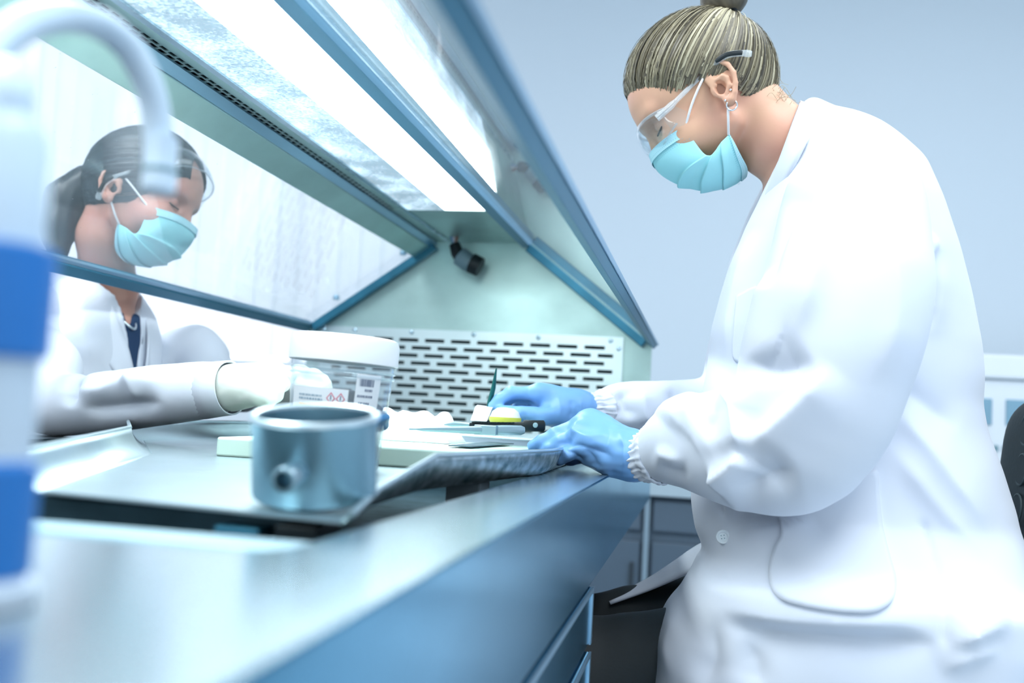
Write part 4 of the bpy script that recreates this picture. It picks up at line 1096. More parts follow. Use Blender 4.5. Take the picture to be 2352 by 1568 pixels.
F = Field(np.arange(-0.10, 0.46, h), np.arange(1.09, 1.66, h), np.arange(0.56, 1.46, h))
F.add(zloft(tab, 2.35))
low = [(z, np.interp(z, fz[:, 0], fz[:, 1]), np.interp(z, bz[:, 0], bz[:, 1])-0.01, 1.335, 0.192) for z in np.linspace(0.60, 0.815, 24)]
F.add(zloft(low, 4.5), 0.03)
nb = [(H1.p(-0.030, 0, -0.05), 0.054), (H1.p(-0.038, 0, -0.088), 0.0535), (H1.p(-0.052, 0, -0.140), 0.059)]
F.F = np.maximum(F.F, -1.0)
G = Field(*F.ax); chain(G, [p for p, r in nb], [r for p, r in nb], 0.02); F.F = np.maximum(F.F, -(G.F-0.002))
V, Q = F.nets(); V = relax(V, Q, 6, 0.5); N = normals(V, Q)
TF = [
 ([(0.1712,1.2811),(0.1987,1.2455),(0.2212,1.2052),(0.2366,1.1602),(0.2353,1.1150),(0.2198,1.0744)], -0.008, 0.006, 0.012, 0.25),
 ([(0.2370,1.2006),(0.2473,1.1656),(0.2492,1.1206)], -0.007, 0.010, 0.026, 0.35),
 ([(0.2257,1.2155),(0.2449,1.2083),(0.2630,1.2391)], 0.005, 0.022, 0.008, 0.3),
 ([(0.2657,1.2214),(0.2678,1.1712),(0.2625,1.1111)], 0.003, 0.012, 0.030, 0.4),
 ([(0.2086,1.0489),(0.2474,0.9966),(0.2856,0.9404),(0.3320,0.8908)], 0.006, 0.034, 0.012, 0.35),
 ([(0.2100,0.9944),(0.2439,0.9473),(0.2819,0.9014),(0.3235,0.8615)], 0.005, 0.034, 0.012, 0.35),
 ([(0.2128,1.0691),(0.2511,1.0412),(0.2980,1.0093)], -0.004, 0.014, 0.030, 0.35),
 ([(0.0181,0.7966),(0.0822,0.7923),(0.1494,0.7945),(0.2197,0.7989),(0.2523,0.7885)], 0.006, 0.030, 0.009, 0.3),
 ([(0.0237,0.7811),(0.0826,0.7796),(0.1497,0.7828),(0.2201,0.7864),(0.2617,0.7779)], -0.006, 0.008, 0.022, 0.25),
 ([(0.2570,0.7817),(0.2931,0.7994),(0.3333,0.8149)], 0.007, 0.022, 0.008, 0.4),
 ([(0.2531,0.7542),(0.2846,0.7725),(0.3204,0.7844)], 0.005, 0.022, 0.008, 0.4),
 ([(0.0332,0.7904),(0.0243,0.7673),(0.0254,0.7377),(0.0070,0.7023)], -0.005, 0.012, 0.026, 0.4),
 ([(-0.0113,0.7840),(-0.0223,0.7480),(-0.0254,0.7029)], 0.004, 0.008, 0.016, 0.4),
 ([(0.0537,0.7700),(0.0718,0.7422),(0.0667,0.7084)], -0.004, 0.010, 0.024, 0.4),
 ([(0.2495,0.9087),(0.2589,0.8611),(0.2589,0.7986),(0.2617,0.7798)], -0.0022, 0.0035, 0.0035, 0.1),
 ([(0.1366,0.8980),(0.0986,0.8803),(0.0449,0.8747)], 0.005, 0.020, 0.010, 0.3),
 ([(0.0978,0.9026),(0.0590,0.8923),(0.0343,0.8930)], -0.004, 0.016, 0.016, 0.4),
 ([(0.0386,1.0405),(0.0310,0.9788),(0.0285,0.9128),(0.0357,0.8805)], -0.003, 0.004, 0.004, 0.1),
 ([(0.0607,1.2588),(0.0454,1.1958),(0.0352,1.1331),(0.0325,1.0710)], 0.004, 0.010, 0.014, 0.3),
]
near = np.clip((0.35-N[:, 1])/0.35, 0, 1)
D = 0.003+2.0*fold_disp(V, TF)*near+0.0030*wave_noise(V*np.array((1.0, 1.0, 0.6)), 16, 4)
coat = net_obj('coat', V+N*D[:, None], Q, COATM, p1)

def sleeve(name, pts, rad, folds, parent, res=0.0034, seed=2, side_w=True):
    P = np.array(pts); R_ = np.array(rad); lo = (P-R_[:, None]).min(0)-0.025; hi = (P+R_[:, None]).max(0)+0.025
    F = Field(np.arange(lo[0], hi[0], res), np.arange(lo[1], hi[1], res), np.arange(lo[2], hi[2], res))
    Pc = np.array(catmull(pts, 3)); Rc = np.interp(np.linspace(0, len(rad)-1, len(Pc)), np.arange(len(rad)), rad)
    chain(F, Pc, Rc, 0.012)
    V, Q = F.nets(); V = relax(V, Q, 12, 0.5); N = normals(V, Q)
    D = 2.0*fold_disp(V, folds)*np.clip((0.35-N[:, 1])/0.35, 0, 1)+0.0022*wave_noise(V, 15, seed)
    V = V+N*D[:, None]; V = relax(V, Q, 1, 0.4)
    return net_obj(name, V, Q, COATM, parent)
SF = [
 ([(0.1216,1.2788),(0.0931,1.2400),(0.0741,1.1915),(0.0663,1.1481)], -0.006, 0.006, 0.030, 0.25),
 ([(0.1401,1.2694),(0.1217,1.2021),(0.1057,1.1351),(0.0845,1.0870)], 0.006, 0.012, 0.035, 0.35),
 ([(0.1745,1.2412),(0.1896,1.1754),(0.1891,1.1099),(0.1710,1.0442)], 0.005, 0.035, 0.012, 0.35),
 ([(0.0457,1.0797),(0.0625,1.0614),(0.0854,1.0611),(0.1121,1.0740)], -0.008, 0.026, 0.008, 0.30),
 ([(0.0343,1.0516),(0.0385,1.0139),(0.0461,0.9683)], 0.009, 0.008, 0.022, 0.25),
 ([(0.0483,0.9712),(0.0342,0.9563),(0.0117,0.9408)], 0.011, 0.022, 0.007, 0.2),
 ([(0.0439,0.9672),(0.0716,0.9970),(0.1087,1.0411),(0.1302,1.0702)], 0.007, 0.010, 0.028, 0.3),
 ([(0.0350,0.9348),(0.0667,0.9444),(0.1023,0.9606)], -0.009, 0.020, 0.020, 0.35),
 ([(-0.0373,0.9931),(-0.0238,1.0082),(0.0041,1.0145)], 0.006, 0.026, 0.026, 0.35),
 ([(0.0219,1.0344),(0.0137,1.0079),(-0.0045,0.9950)], -0.006, 0.022, 0.012, 0.35),
 ([(-0.0552,0.9682),(-0.0360,0.9623),(-0.0146,0.9560)], 0.004, 0.006, 0.012, 0.4),
 ([(-0.0497,0.9519),(-0.0305,0.9446),(-0.0070,0.9428)], -0.003, 0.010, 0.010, 0.4),
]
slv = sleeve('sleeve', [(0.1817,1.2750,1.3042), (0.1663,1.2280,1.2506), (0.1538,1.1720,1.1640), (0.1343,1.1550,1.0827), (0.1197,1.1570,1.0188), (0.0962,1.1620,0.9737), (0.0455,1.1850,0.9749), (-0.0042,1.2150,0.9775), (-0.0312,1.2380,0.9701), (-0.0504,1.2520,0.9611)],
       [0.068, 0.085, 0.092, 0.090, 0.083, 0.066, 0.064, 0.053, 0.042, 0.027], SF, coat)
FFO = [([(-0.1241,1.0486),(-0.1099,1.0231),(-0.1023,0.9975)], -0.006, 0.012, 0.012, 0.3), ([(-0.0916,1.0482),(-0.0835,1.0115),(-0.0699,0.9961)], 0.006, 0.012, 0.012, 0.3), ([(-0.1360,1.0218),(-0.1157,1.0066)], -0.004, 0.008, 0.008, 0.3), ([(-0.0476,1.0596),(-0.0333,1.0275),(-0.0068,1.0094)], -0.006, 0.012, 0.012, 0.3)]
slv2 = sleeve('sleeve', [(0.1437,1.5600,1.3374), (0.1108,1.5900,1.2332), (0.0766,1.6100,1.1105), (0.0459,1.6050,1.0299), (-0.0341,1.5750,1.0204), (-0.1054,1.5300,1.0206), (-0.1332,1.5070,1.0194), (-0.1459,1.4970,1.0173)],
       [0.075, 0.078, 0.070, 0.056, 0.045, 0.037, 0.028, 0.018], FFO, coat, seed=9)

def gathered_cuff(a, b, ra, rb, n, amp, parent, seed):
    a = Vector(a); b = Vector(b); t = (b-a).normalized(); u = t.orthogonal().normalized(); w = t.cross(u); rr = np.random.default_rng(seed); ph = rr.uniform(0, 6.28, 5)
    v = []; f = []; seg = 132; rows = 12
    for i in range(rows+1):
        s = i/rows; r = ra+(rb-ra)*s
        prof = r+0.0018*math.sin(s*math.pi*3.0)
        for k in range(seg):
            th = 2*math.pi*k/seg
            g = amp*(0.45+0.55*math.sin(math.pi*min(1, s*1.4+0.15)))*(math.sin(n*th+ph[0]+1.2*math.sin(3*s+ph[1]))+0.5*math.sin((n*1.7)//1*th+ph[2]))
            p = a+t*((b-a).length*s+0.0012*math.sin(9*th+ph[3]))+(u*math.cos(th)+w*math.sin(th))*(prof+g); v.append(p)
    for i in range(rows):
        for k in range(seg): f.append((i*seg+k, i*seg+(k+1) % seg, (i+1)*seg+(k+1) % seg, (i+1)*seg+k))
    o = mesh('gathered_cuff', v, f, COATM, parent, True)
    so = o.modifiers.new('solid', 'SOLIDIFY'); so.thickness = 0.002; so.offset = -1
    return o
gathered_cuff((-0.0747,1.2700,0.9542), (-0.0482,1.2500,0.9619), 0.0275, 0.0385, 24, 0.0014, coat, 1)
gathered_cuff((-0.1649,1.4800,1.0147), (-0.1411,1.5010,1.0183), 0.0200, 0.0280, 20, 0.0010, coat, 2)

# collar: stand-and-fall strip round the neck, ending in lapels
def strip_mesh(name, A, B, m, parent, n=5, rows=6, thick=0.003, bulge=0.006, smooth=True, lift=0.0):
    A = catmull(A, n); B = catmull(B, n); v = []; f = []
    for a, b in zip(A, B):
        for j in range(rows+1):
            t = j/rows; p = a+(b-a)*t; c = np.array((0.16, 1.40, p[2])); d = p-c; d[2] = 0.3*np.linalg.norm(d); d /= max(np.linalg.norm(d), 1e-6)
            v.append(p+d*(bulge*math.sin(math.pi*t)+lift*t))
    for i in range(len(A)-1):
        for j in range(rows): f.append((i*(rows+1)+j, i*(rows+1)+j+1, (i+1)*(rows+1)+j+1, (i+1)*(rows+1)+j))
    o = mesh(name, v, f, m, parent, smooth)
    so = o.modifiers.new('solid', 'SOLIDIFY'); so.thickness = thick; so.offset = 0
    return o
def mir(ps): return [(p[0], 2*Y1-p[1], p[2]) for p in ps]
cu_ = [(0.1195,1.4000,1.4533), (0.1102,1.3520,1.4235), (0.0981,1.3250,1.3818), (0.0862,1.3250,1.3411), (0.0777,1.3500,1.3149), (0.0730,1.3800,1.2916)]
cl_ = [(0.1504,1.4000,1.4311), (0.1406,1.3250,1.3929), (0.1181,1.2750,1.3546), (0.1017,1.2780,1.3151), (0.0876,1.3150,1.2782), (0.0759,1.3600,1.2549)]
strip_mesh('collar', mir(cu_)[::-1][:-1]+cu_, mir(cl_)[::-1][:-1]+cl_, COATM, coat, thick=0.005, bulge=0.010, lift=0.010)
lu = [(0.0726,1.3750,1.2918), (0.0624,1.3750,1.2574), (0.0507,1.3750,1.2123), (0.0396,1.3750,1.1703)]
ll = [(0.0806,1.3100,1.2656), (0.0704,1.3250,1.2224), (0.0593,1.3450,1.1905), (0.0453,1.3720,1.1701)]
strip_mesh('lapel', lu, ll, COATM, coat, bulge=0.004, lift=0.008)
strip_mesh('lapel', mir(lu), mir(ll), COATM, coat, bulge=0.004, lift=0.008)

# pocket, button and placket laid on the coat's near side
from mathutils.bvhtree import BVHTree
def bvh_of(o): return BVHTree.FromPolygons([v_.co for v_ in o.data.vertices], [tuple(p.vertices) for p in o.data.polygons])
CB = bvh_of(coat)
def drape(name, poly, parent, lift=0.004, rings=12, m=COATM, bvh=CB, wav=0.0):
    P = np.array([p[:2] for p in catmull([(*q, 0) for q in poly+poly[:1]], 5)][:-1]); c = P.mean(0); n = len(P); v = []; f = []
    def hit(x, z, d):
        h_ = bvh.ray_cast(Vector((x, 0.5, z)), Vector((0, 1, 0)))
        y = h_[0].y if h_[0] is not None else 1.22
        nn = h_[1] if h_[0] is not None else Vector((0, -1, 0))
        if nn.y > 0: nn = -nn
        q = Vector((x, y, z))+nn*d; return q
    v.append(hit(*c, lift))
    for r in range(1, rings+2):
        t = min(1.0, r/rings); d = lift if r <= rings else -0.002
        for k in range(n):
            q = c+(P[k]-c)*t; v.append(hit(*q, d+wav*math.sin(6*t+0.9*k)*(1-t)))
    for k in range(n): f.append((0, 1+k, 1+(k+1) % n))
    for r in range(rings):
        for k in range(n): f.append((1+r*n+k, 1+(r+1)*n+k, 1+(r+1)*n+(k+1) % n, 1+r*n+(k+1) % n))
    return mesh(name, v, f, m, parent, True)
drape('pocket', [(0.0934,0.9045),(0.0886,0.9188),(0.1185,0.9346),(0.1558,0.9478),(0.1882,0.9557),(0.2011,0.9580),(0.2036,0.9317),(0.2068,0.8983),(0.2113,0.8653),(0.2146,0.8418),(0.2082,0.8261),(0.1884,0.8130),(0.1599,0.8095),(0.1272,0.8100),(0.0965,0.8140),(0.0833,0.8240),(0.0837,0.8405),(0.0900,0.8643),(0.0962,0.8774)], coat, 0.0042)
drape('chest_pocket', [(0.0394,1.1647),(0.0654,1.1728),(0.0747,1.1355),(0.0684,1.0887),(0.0394,1.0822),(0.0369,1.1238)], coat, 0.003)
bt_c = Vector((0.0320,1.2800,0.8657)); hb = CB.ray_cast(Vector((bt_c.x, 0.5, bt_c.z)), Vector((0, 1, 0)))
bc = (hb[0] if hb[0] is not None else bt_c)+Vector((0, -0.003, 0))
bn = (Vector((-0.25, -1, 0.05))).normalized(); brot = Vector((0, 0, 1)).rotation_difference(bn).to_matrix()
BUT = mat('button_white', (0.80, 0.87, 0.92), 0.35)
bo = lathe('button', [(0, 0.0016), (0.0052, 0.0016), (0.0062, 0.0030), (0.0074, 0.0034), (0.0084, 0.0026), (0.0086, 0.0004), (0.0078, -0.001), (0, -0.001)], bc, BUT, coat, 28, brot)
for sx_, sy_ in ((1, 1), (1, -1), (-1, 1), (-1, -1)):
    lathe('button_hole', [(0.0007, 0), (0, 0.0003)], bc+brot @ Vector((0.0018*sx_, 0.0018*sy_, 0.0017)), GREYP, coat, 8, brot)

# far front flap of the coat lying over the far thigh
fa = [(0.0350,1.4000,0.8543), (0.0009,1.4600,0.8275), (-0.0326,1.5000,0.7962), (-0.0672,1.5200,0.7676), (-0.1216,1.5300,0.7330)]
fb = [(0.0281,1.3400,0.8265), (-0.0002,1.3850,0.8050), (-0.0327,1.4150,0.7826), (-0.0673,1.4300,0.7630), (-0.1159,1.4400,0.7401)]
strip_mesh('coat_flap', fa, fb, COATM, coat, bulge=0.004)
# trousers
TROU = mat('black_trousers', (0.012, 0.016, 0.018), 0.75, bump=(300, 0.1))
F = Field(np.arange(-0.34, 0.36, 0.007), np.arange(1.14, 1.62, 0.007), np.arange(0.04, 0.86, 0.007))
for Y_, yk, dz in ((1.305, 1.285, 0.0), (1.475, 1.49, 0.0)):
    hip = (0.20, Y_, 0.735 if Y_ < 1.4 else 0.765); knee = np.array((-0.1369,1.2700,0.6743)) if Y_ < 1.4 else np.array((-0.1627,1.4900,0.6604))
    kn = (knee[0]-0.03, yk, knee[2])
    chain(F, [np.array(hip), np.array(kn)], [0.076, 0.066], 0.02)
    chain(F, [np.array(kn), np.array((kn[0]+0.02, yk, 0.36)), np.array((kn[0]+0.06, yk, 0.08))], [0.062, 0.052, 0.042], 0.03)
F.add(ell((0.22, 1.385, 0.72), (0.14, 0.19, 0.10)), 0.06)
V, Q = F.nets(); V = relax(V, Q, 3); N = normals(V, Q)
net_obj('trousers', V+N*(0.003*wave_noise(V, 40, 3))[:, None], Q, TROU, p1)

# --- gloves
GLOVE = mat('blue_nitrile', (0.17, 0.38, 0.74), 0.40, spec=0.5, noise=(10, 0.0, (1, 1, 1), (0.21, 0.44, 0.80)))
def A(*t): return np.array(t)
LM = [A(*(-0.1496,1.3300,0.9934)), A(*(-0.1492,1.3120,0.9911)), A(*(-0.1458,1.2920,0.9812)), A(*(-0.1397,1.2740,0.9672))]
fing = [
 [(LM[0], 0.0115), (A(*(-0.1889,1.3320,0.9749)), 0.0100), (A(*(-0.2087,1.3300,0.9632)), 0.0088), (A(*(-0.2192,1.3280,0.9556)), 0.0076)],
 [(LM[1], 0.0118), (A(*(-0.1872,1.3120,0.9763)), 0.0104), (A(*(-0.2070,1.3110,0.9660)), 0.0092), (A(*(-0.2176,1.3100,0.9596)), 0.0080)],
 [(LM[2], 0.0112), (A(*(-0.1771,1.2930,0.9669)), 0.0100), (A(*(-0.1931,1.2960,0.9568)), 0.0088), (A(*(-0.1992,1.3000,0.9507)), 0.0076)],
 [(LM[3], 0.0105), (A(*(-0.1653,1.2770,0.9545)), 0.0092), (A(*(-0.1774,1.2820,0.9469)), 0.0082), (A(*(-0.1812,1.2900,0.9430)), 0.0072)],
 [(A(*(-0.0999,1.3250,0.9572)), 0.014), (A(*(-0.1305,1.3450,0.9547)), 0.0120), (A(*(-0.1576,1.3520,0.9494)), 0.0105), (A(*(-0.1743,1.3450,0.9450)), 0.0092)],
]
wc = A(*(-0.0823,1.2750,0.9563))
palm = [(wc, 0.024, LM[0], 0.015), (wc, 0.024, LM[1], 0.0165), (wc, 0.024, LM[2], 0.0165), (wc, 0.024, LM[3], 0.0150), (wc, 0.022, fing[4][1][0], 0.013),
        (A(*(-0.1132,1.2850,0.9491)), 0.020, A(*(-0.1414,1.2850,0.9530)), 0.015), (A(*(-0.1100,1.3000,0.9741)), 0.020, A(*(-0.1407,1.3120,0.9950)), 0.0165)]
wr = [(A(*(-0.0995,1.2830,0.9584)), 0.027), (wc, 0.0262), (A(*(-0.0625,1.2620,0.9569)), 0.0245)]
GF = [([(-0.1896,0.9643),(-0.1627,0.9670),(-0.1346,0.9621),(-0.1010,0.9531)], -0.0045, 0.004, 0.006, 0.3), ([(-0.1737,0.9625),(-0.1564,0.9525),(-0.1417,0.9368)], -0.004, 0.005, 0.005, 0.3), ([(-0.1429,0.9616),(-0.1311,0.9485),(-0.1265,0.9340)], -0.004, 0.005, 0.006, 0.3),
      ([(-0.1694,0.9878),(-0.1437,0.9781),(-0.1133,0.9799)], 0.0026, 0.003, 0.005, 0.3), ([(-0.1254,1.0013),(-0.1133,0.9799),(-0.1172,0.9466)], -0.002, 0.005, 0.005, 0.3), ([(-0.1027,0.9888),(-0.0905,0.9647),(-0.0934,0.9317)], 0.0026, 0.004, 0.004, 0.3), ([(-0.0833,0.9871),(-0.0783,0.9600),(-0.0824,0.9314)], -0.0022, 0.0035, 0.0035, 0.3), ([(-0.1532,0.9998),(-0.1632,0.9770),(-0.1582,0.9662)], 0.002, 0.003, 0.003, 0.3)]
hand_mesh('glove', fing, wr, palm, 0.0019, GLOVE, p1, 0.009, seed=5, folds=GF, crease=0.0019)
tube('glove_hem', [A(*(-0.0725,1.2680,0.9550))+A(0.004*math.sin(3*t), 0.0268*math.cos(t)*1.0, 0.0268*math.sin(t)) for t in np.linspace(0, 2*math.pi, 40)], 0.0011, GLOVE, p1, 6)
RMc = [A(*(-0.2368,1.4550,1.0337)), A(*(-0.2372,1.4740,1.0329)), A(*(-0.2353,1.4900,1.0243)), A(*(-0.2298,1.5020,1.0130))]
fing = [
 [(RMc[0], 0.0112), (A(*(-0.2761,1.4480,1.0321)), 0.0098), (A(*(-0.2937,1.4410,1.0201)), 0.0086), (A(*(-0.3028,1.4370,1.0112)), 0.0068)],
 [(RMc[1], 0.0114), (A(*(-0.2744,1.4680,1.0296)), 0.0100), (A(*(-0.2916,1.4580,1.0155)), 0.0088), (A(*(-0.3009,1.4480,1.0057)), 0.0072)],
 [(RMc[2], 0.0108), (A(*(-0.2702,1.4860,1.0145)), 0.0098), (A(*(-0.2790,1.4800,0.9995)), 0.0088), (A(*(-0.2716,1.4720,0.9894)), 0.0078)],
 [(RMc[3], 0.0100), (A(*(-0.2599,1.5000,1.0021)), 0.0090), (A(*(-0.2649,1.4940,0.9911)), 0.0082), (A(*(-0.2552,1.4860,0.9851)), 0.0074)],
 [(A(*(-0.1947,1.4620,1.0052)), 0.0150), (A(*(-0.2249,1.4400,1.0008)), 0.0128), (A(*(-0.2571,1.4320,1.0015)), 0.0108), (A(*(-0.2870,1.4320,1.0037)), 0.0092)],
]
wc = A(*(-0.1837,1.4740,1.0136))
palm = [(wc, 0.022, RMc[0], 0.0150), (wc, 0.022, RMc[1], 0.0155), (wc, 0.022, RMc[2], 0.0150), (wc, 0.022, RMc[3], 0.0140), (wc, 0.021, fing[4][1][0], 0.0135), (A(*(-0.2028,1.4650,1.0035)), 0.020, A(*(-0.2403,1.4750,1.0028)), 0.016)]
wr = [(A(*(-0.1977,1.4720,1.0129)), 0.0235), (wc, 0.0215), (A(*(-0.1532,1.4920,1.0162)), 0.0185)]
GF = [([(-0.2087,1.0330),(-0.2013,1.0142),(-0.2035,0.9950)], 0.002, 0.004, 0.004, 0.3), ([(-0.1891,1.0276),(-0.1845,1.0119),(-0.1863,0.9979)], -0.002, 0.004, 0.004, 0.3), ([(-0.1750,1.0264),(-0.1717,1.0126),(-0.1737,1.0011)], 0.0016, 0.003, 0.003, 0.3), ([(-0.2402,1.0154),(-0.2271,1.0129),(-0.2079,1.0171)], -0.003, 0.005, 0.005, 0.3), ([(-0.2559,1.0049),(-0.2489,0.9957),(-0.2516,0.9860)], -0.0016, 0.003, 0.003, 0.3)]
hand_mesh('glove', fing, wr, palm, 0.0019, GLOVE, p1, 0.006, seed=8, folds=GF, crease=0.0015)

# ------------------------------------------------------------------ chair of the right person
ch = empty('lab_chair', (0.22, 1.38, 0), 'black moulded foam laboratory chair with ring embossing under the seated person', 'chair')
FOAM = mat('black_foam', (0.018, 0.030, 0.034), 0.6, bump=(160, 0.15))
def rounded_slab(name, C, ax, ay, az, hx, hy, hz, m, parent, p=4.0, curve=0.0):
    """a pillow-edged slab; ax, ay in the plane, az through it; curve bends it about ay"""
    n = 26; v = []; f = []; C = np.array(C, float)
    for i in range(n+1):
        for j in range(2*n):
            th, ph = math.pi*(i/n-0.5), math.pi*j/n
            sg = lambda t, e: math.copysign(abs(t)**e, t)
            x, y, z = hx*sg(math.cos(th), 0.35)*sg(math.cos(ph), 0.5), hy*sg(math.cos(th), 0.35)*sg(math.sin(ph), 0.5), hz*sg(math.sin(th), 0.8)
            v.append(C+np.array(ax)*x+np.array(ay)*y+np.array(az)*(z+curve*(y/hy)**2))
    for i in range(n):
        for j in range(2*n): f.append((i*2*n+j, i*2*n+(j+1) % (2*n), (i+1)*2*n+(j+1) % (2*n), (i+1)*2*n+j))
    return mesh(name, v, f, m, parent, True)
seat = rounded_slab('seat', (0.21, 1.385, 0.672), (1, 0, 0), (0, 1, 0), (0, 0, 1), 0.245, 0.235, 0.038, FOAM, ch)
bx = (0.478, 1.385, 0.962)
back = rounded_slab('backrest', bx, (0.10, 0, 1), (0, 1, 0), (-1, 0, 0.10), 0.108, 0.215, 0.026, FOAM, ch, curve=0.030)
RINGM = mat('foam_ring', (0.035, 0.060, 0.066), 0.5)
def ring_on(c, n, r, parent):
    n = Vector(n).normalized(); u = n.orthogonal().normalized(); w = n.cross(u)
    tube('embossed_ring', [Vector(c)+(u*math.cos(t)+w*math.sin(t))*r for t in np.linspace(0, 2*math.pi, 28)], 0.0016, RINGM, parent, 6)
for iz in range(3):
    for iy in range(5):
        y = 1.385+(-0.124+0.062*iy); z = 0.906+0.056*iz
        ring_on((0.478+0.10*(z-0.962)-0.027-0.030*((y-1.385)/0.215)**2+0.0005, y, z), (-1, 0, 0.1), 0.022, back)
for ix in range(6):
    for iy in range(5):
        ring_on((0.02+0.08*ix, 1.225+0.08*iy, 0.7095), (0, 0, 1), 0.022, seat)
tube('back_bar', catmull([(0.30, 1.385, 0.625), (0.47, 1.385, 0.63), (0.53, 1.385, 0.72), (0.52, 1.385, 0.95)], 6), 0.014, STEEL_DARK, ch, 10)
box('under_plate', (0.10, 1.28, 0.618), (0.32, 1.49, 0.636), STEEL_DARK, ch, 0.004)
tube('gas_column', [(0.21, 1.385, 0.10), (0.21, 1.385, 0.40), (0.21, 1.385, 0.41), (0.21, 1.385, 0.620)], [0.026, 0.026, 0.016, 0.016], STEEL_DARK, ch, 16)
for k in range(5):
    a = 2*math.pi*k/5+0.3
    tube('foot', [(0.21, 1.385, 0.10), (0.21+0.30*math.cos(a), 1.385+0.30*math.sin(a), 0.055)], [0.022, 0.014], BLACK, ch, 10)
    c = (0.21+0.30*math.cos(a), 1.385+0.30*math.sin(a), 0.0255)
    lathe('caster', [(0, -0.012), (0.022, -0.012), (0.025, -0.008), (0.025, 0.008), (0.022, 0.012), (0, 0.012)], c, BLACK, ch, 18, Matrix.Rotation(math.radians(90), 3, 'X'))

# ------------------------------------------------------------------ the person behind the glass at the left
def euler_head(O, a, p, r):
    f = np.array([math.cos(a)*math.cos(p), -math.sin(a)*math.cos(p), -math.sin(p)]); l0 = np.cross((0, 0, 1.0), f); l0 /= np.linalg.norm(l0); u0 = np.cross(f, l0)
    return Head(O, f, l0*math.cos(r)+u0*math.sin(r))
H2 = euler_head((-1.023, 1.621, 1.343), -0.08, 0.20, -0.176)
nk = [(H2.p(-0.032, 0, -0.075), 0.047), (np.array((-1.090, 1.665, 1.190)), 0.050), (np.array((-1.12, 1.665, 1.10)), 0.072)]
F = Field(axis((-1.42, -1.17, 0.010), (-1.17, -0.86, 0.0026), (-0.86, -0.66, 0.010)), axis((1.24, 1.47, 0.010), (1.47, 1.74, 0.0026), (1.74, 1.96, 0.010)), axis((0.60, 1.16, 0.012), (1.16, 1.50, 0.0026)))
H2.build(F, nk)
chain(F, [np.array((-1.12, 1.665, 1.08)), np.array((-1.17, 1.665, 0.92)), np.array((-1.20, 1.665, 0.74))], [0.075, 0.08, 0.10], 0.04)
for arm_ in ([(-1.14, 1.52, 1.09), (-1.0249,1.4100,1.0288), (-0.9748,1.3600,0.9786), (-0.7779,1.3050,0.9957), (-0.6515,1.2850,1.0131)], [(-1.14, 1.80, 1.08), (-1.10, 1.84, 1.04), (-1.0110,1.8600,1.0934), (-0.9361,1.8000,1.0266), (-0.7273,1.6000,1.0257)]):
    chain(F, [np.array(q_) for q_ in arm_], [0.036, 0.034, 0.030, 0.026, 0.018], 0.02)
q2 = H2.ear(F, -1); H2.ear(F, 1)
V, Q = F.nets(); V = relax(V, Q, 1, 0.4)
p2 = net_obj('person', V, Q, SKIN2)
tag(p2, 'dark-haired person in white coat and pale mask behind the left glass pane', 'person')
hair2 = make_hair(H2, p2, [(0.006, 0.012, 0.018), (0.012, 0.022, 0.030), (0.022, 0.040, 0.052), (0.06, 0.09, 0.11)], (-0.100, 0, 0.005), 0.012, 1400, 6, hlu=HLU-np.array([0, 0, 0, 0, 0, 0.004, 0.006, 0.010, 0.014, 0.014]), stray=0.2, edge=(0.02, 0.03, 0.035))
F = Field(np.arange(-1.30, -1.02, 0.005), np.arange(1.45, 1.80, 0.005), np.arange(1.16, 1.44, 0.005))
chain(F, [H2.p(-0.095, -0.01, 0.01), H2.p(-0.115, -0.02, -0.035), H2.p(-0.105, -0.03, -0.085), H2.p(-0.085, -0.035, -0.125)], [0.036, 0.036, 0.030, 0.020], 0.02)
V, Q = F.nets(); V = relax(V, Q, 2); N = normals(V, Q)
pt_ = net_obj('ponytail', V+N*(0.003*wave_noise(V*np.array((2.2, 2.2, 0.6)), 60, 3))[:, None], Q, HAIRM, hair2); set_tone(pt_, np.tile(np.array((0.012, 0.022, 0.030)), (len(V), 1)))
mask2, MV2 = make_mask(H2, p2)
up_c, lo_c = MV2[1, 0], MV2[-4, 0]
tube('ear_loop', catmull([up_c, H2.p(0.038, -0.0740, 0.000), H2.p(0.014, -0.0795, 0.017), q2(0.004, 0.031, -0.004)], 5), 0.0018, LOOPM, mask2, 8)
tube('ear_loop', catmull([lo_c, H2.p(0.012, -0.0710, -0.046), H2.p(0.002, -0.0765, -0.030), q2(-0.012, -0.012, 0.000)], 5), 0.0018, LOOPM, mask2, 8)
goggle_lens(H2, p2, (0.002, 0, 0.022), 0.95, 1.10)
brow_and_lash(H2, p2, (0.02, 0.02, 0.02))

# coat, open at the neck
tab2 = [(0.60, -1.36, -1.03, 1.665, 0.21), (0.75, -1.35, -1.02, 1.665, 0.21), (0.92, -1.32, -1.02, 1.665, 0.195), (1.02, -1.29, -1.015, 1.665, 0.195), (1.10, -1.26, -1.02, 1.665, 0.185), (1.15, -1.235, -1.03, 1.665, 0.155), (1.19, -1.205, -1.045, 1.66, 0.105), (1.22, -1.17, -1.065, 1.655, 0.065)]
def vcut(yc, apex, top, w, x0):
    def fn(X, Y, Z):
        hw = w*np.clip((Z-apex)/(top-apex), -0.2, 1.2); yy = yc+0.06*(1.0-np.clip((Z-apex)/(top-apex), 0, 1))*0.0
        return np.maximum(np.abs(Y-yy)-hw, x0-X)+0*Z
    return fn, np.array((x0, yc-w*1.3, apex-0.02)), np.array((-0.9, yc+w*1.3, top+0.08))
h = 0.0055
F = Field(np.arange(-1.42, -0.96, h), np.arange(1.40, 1.93, h), np.arange(0.56, 1.27, h))
F.add(zloft(tab2, 2.3)); F.add(vcut(1.660, 0.985, 1.21, 0.045, -1.085), 0.004, True)
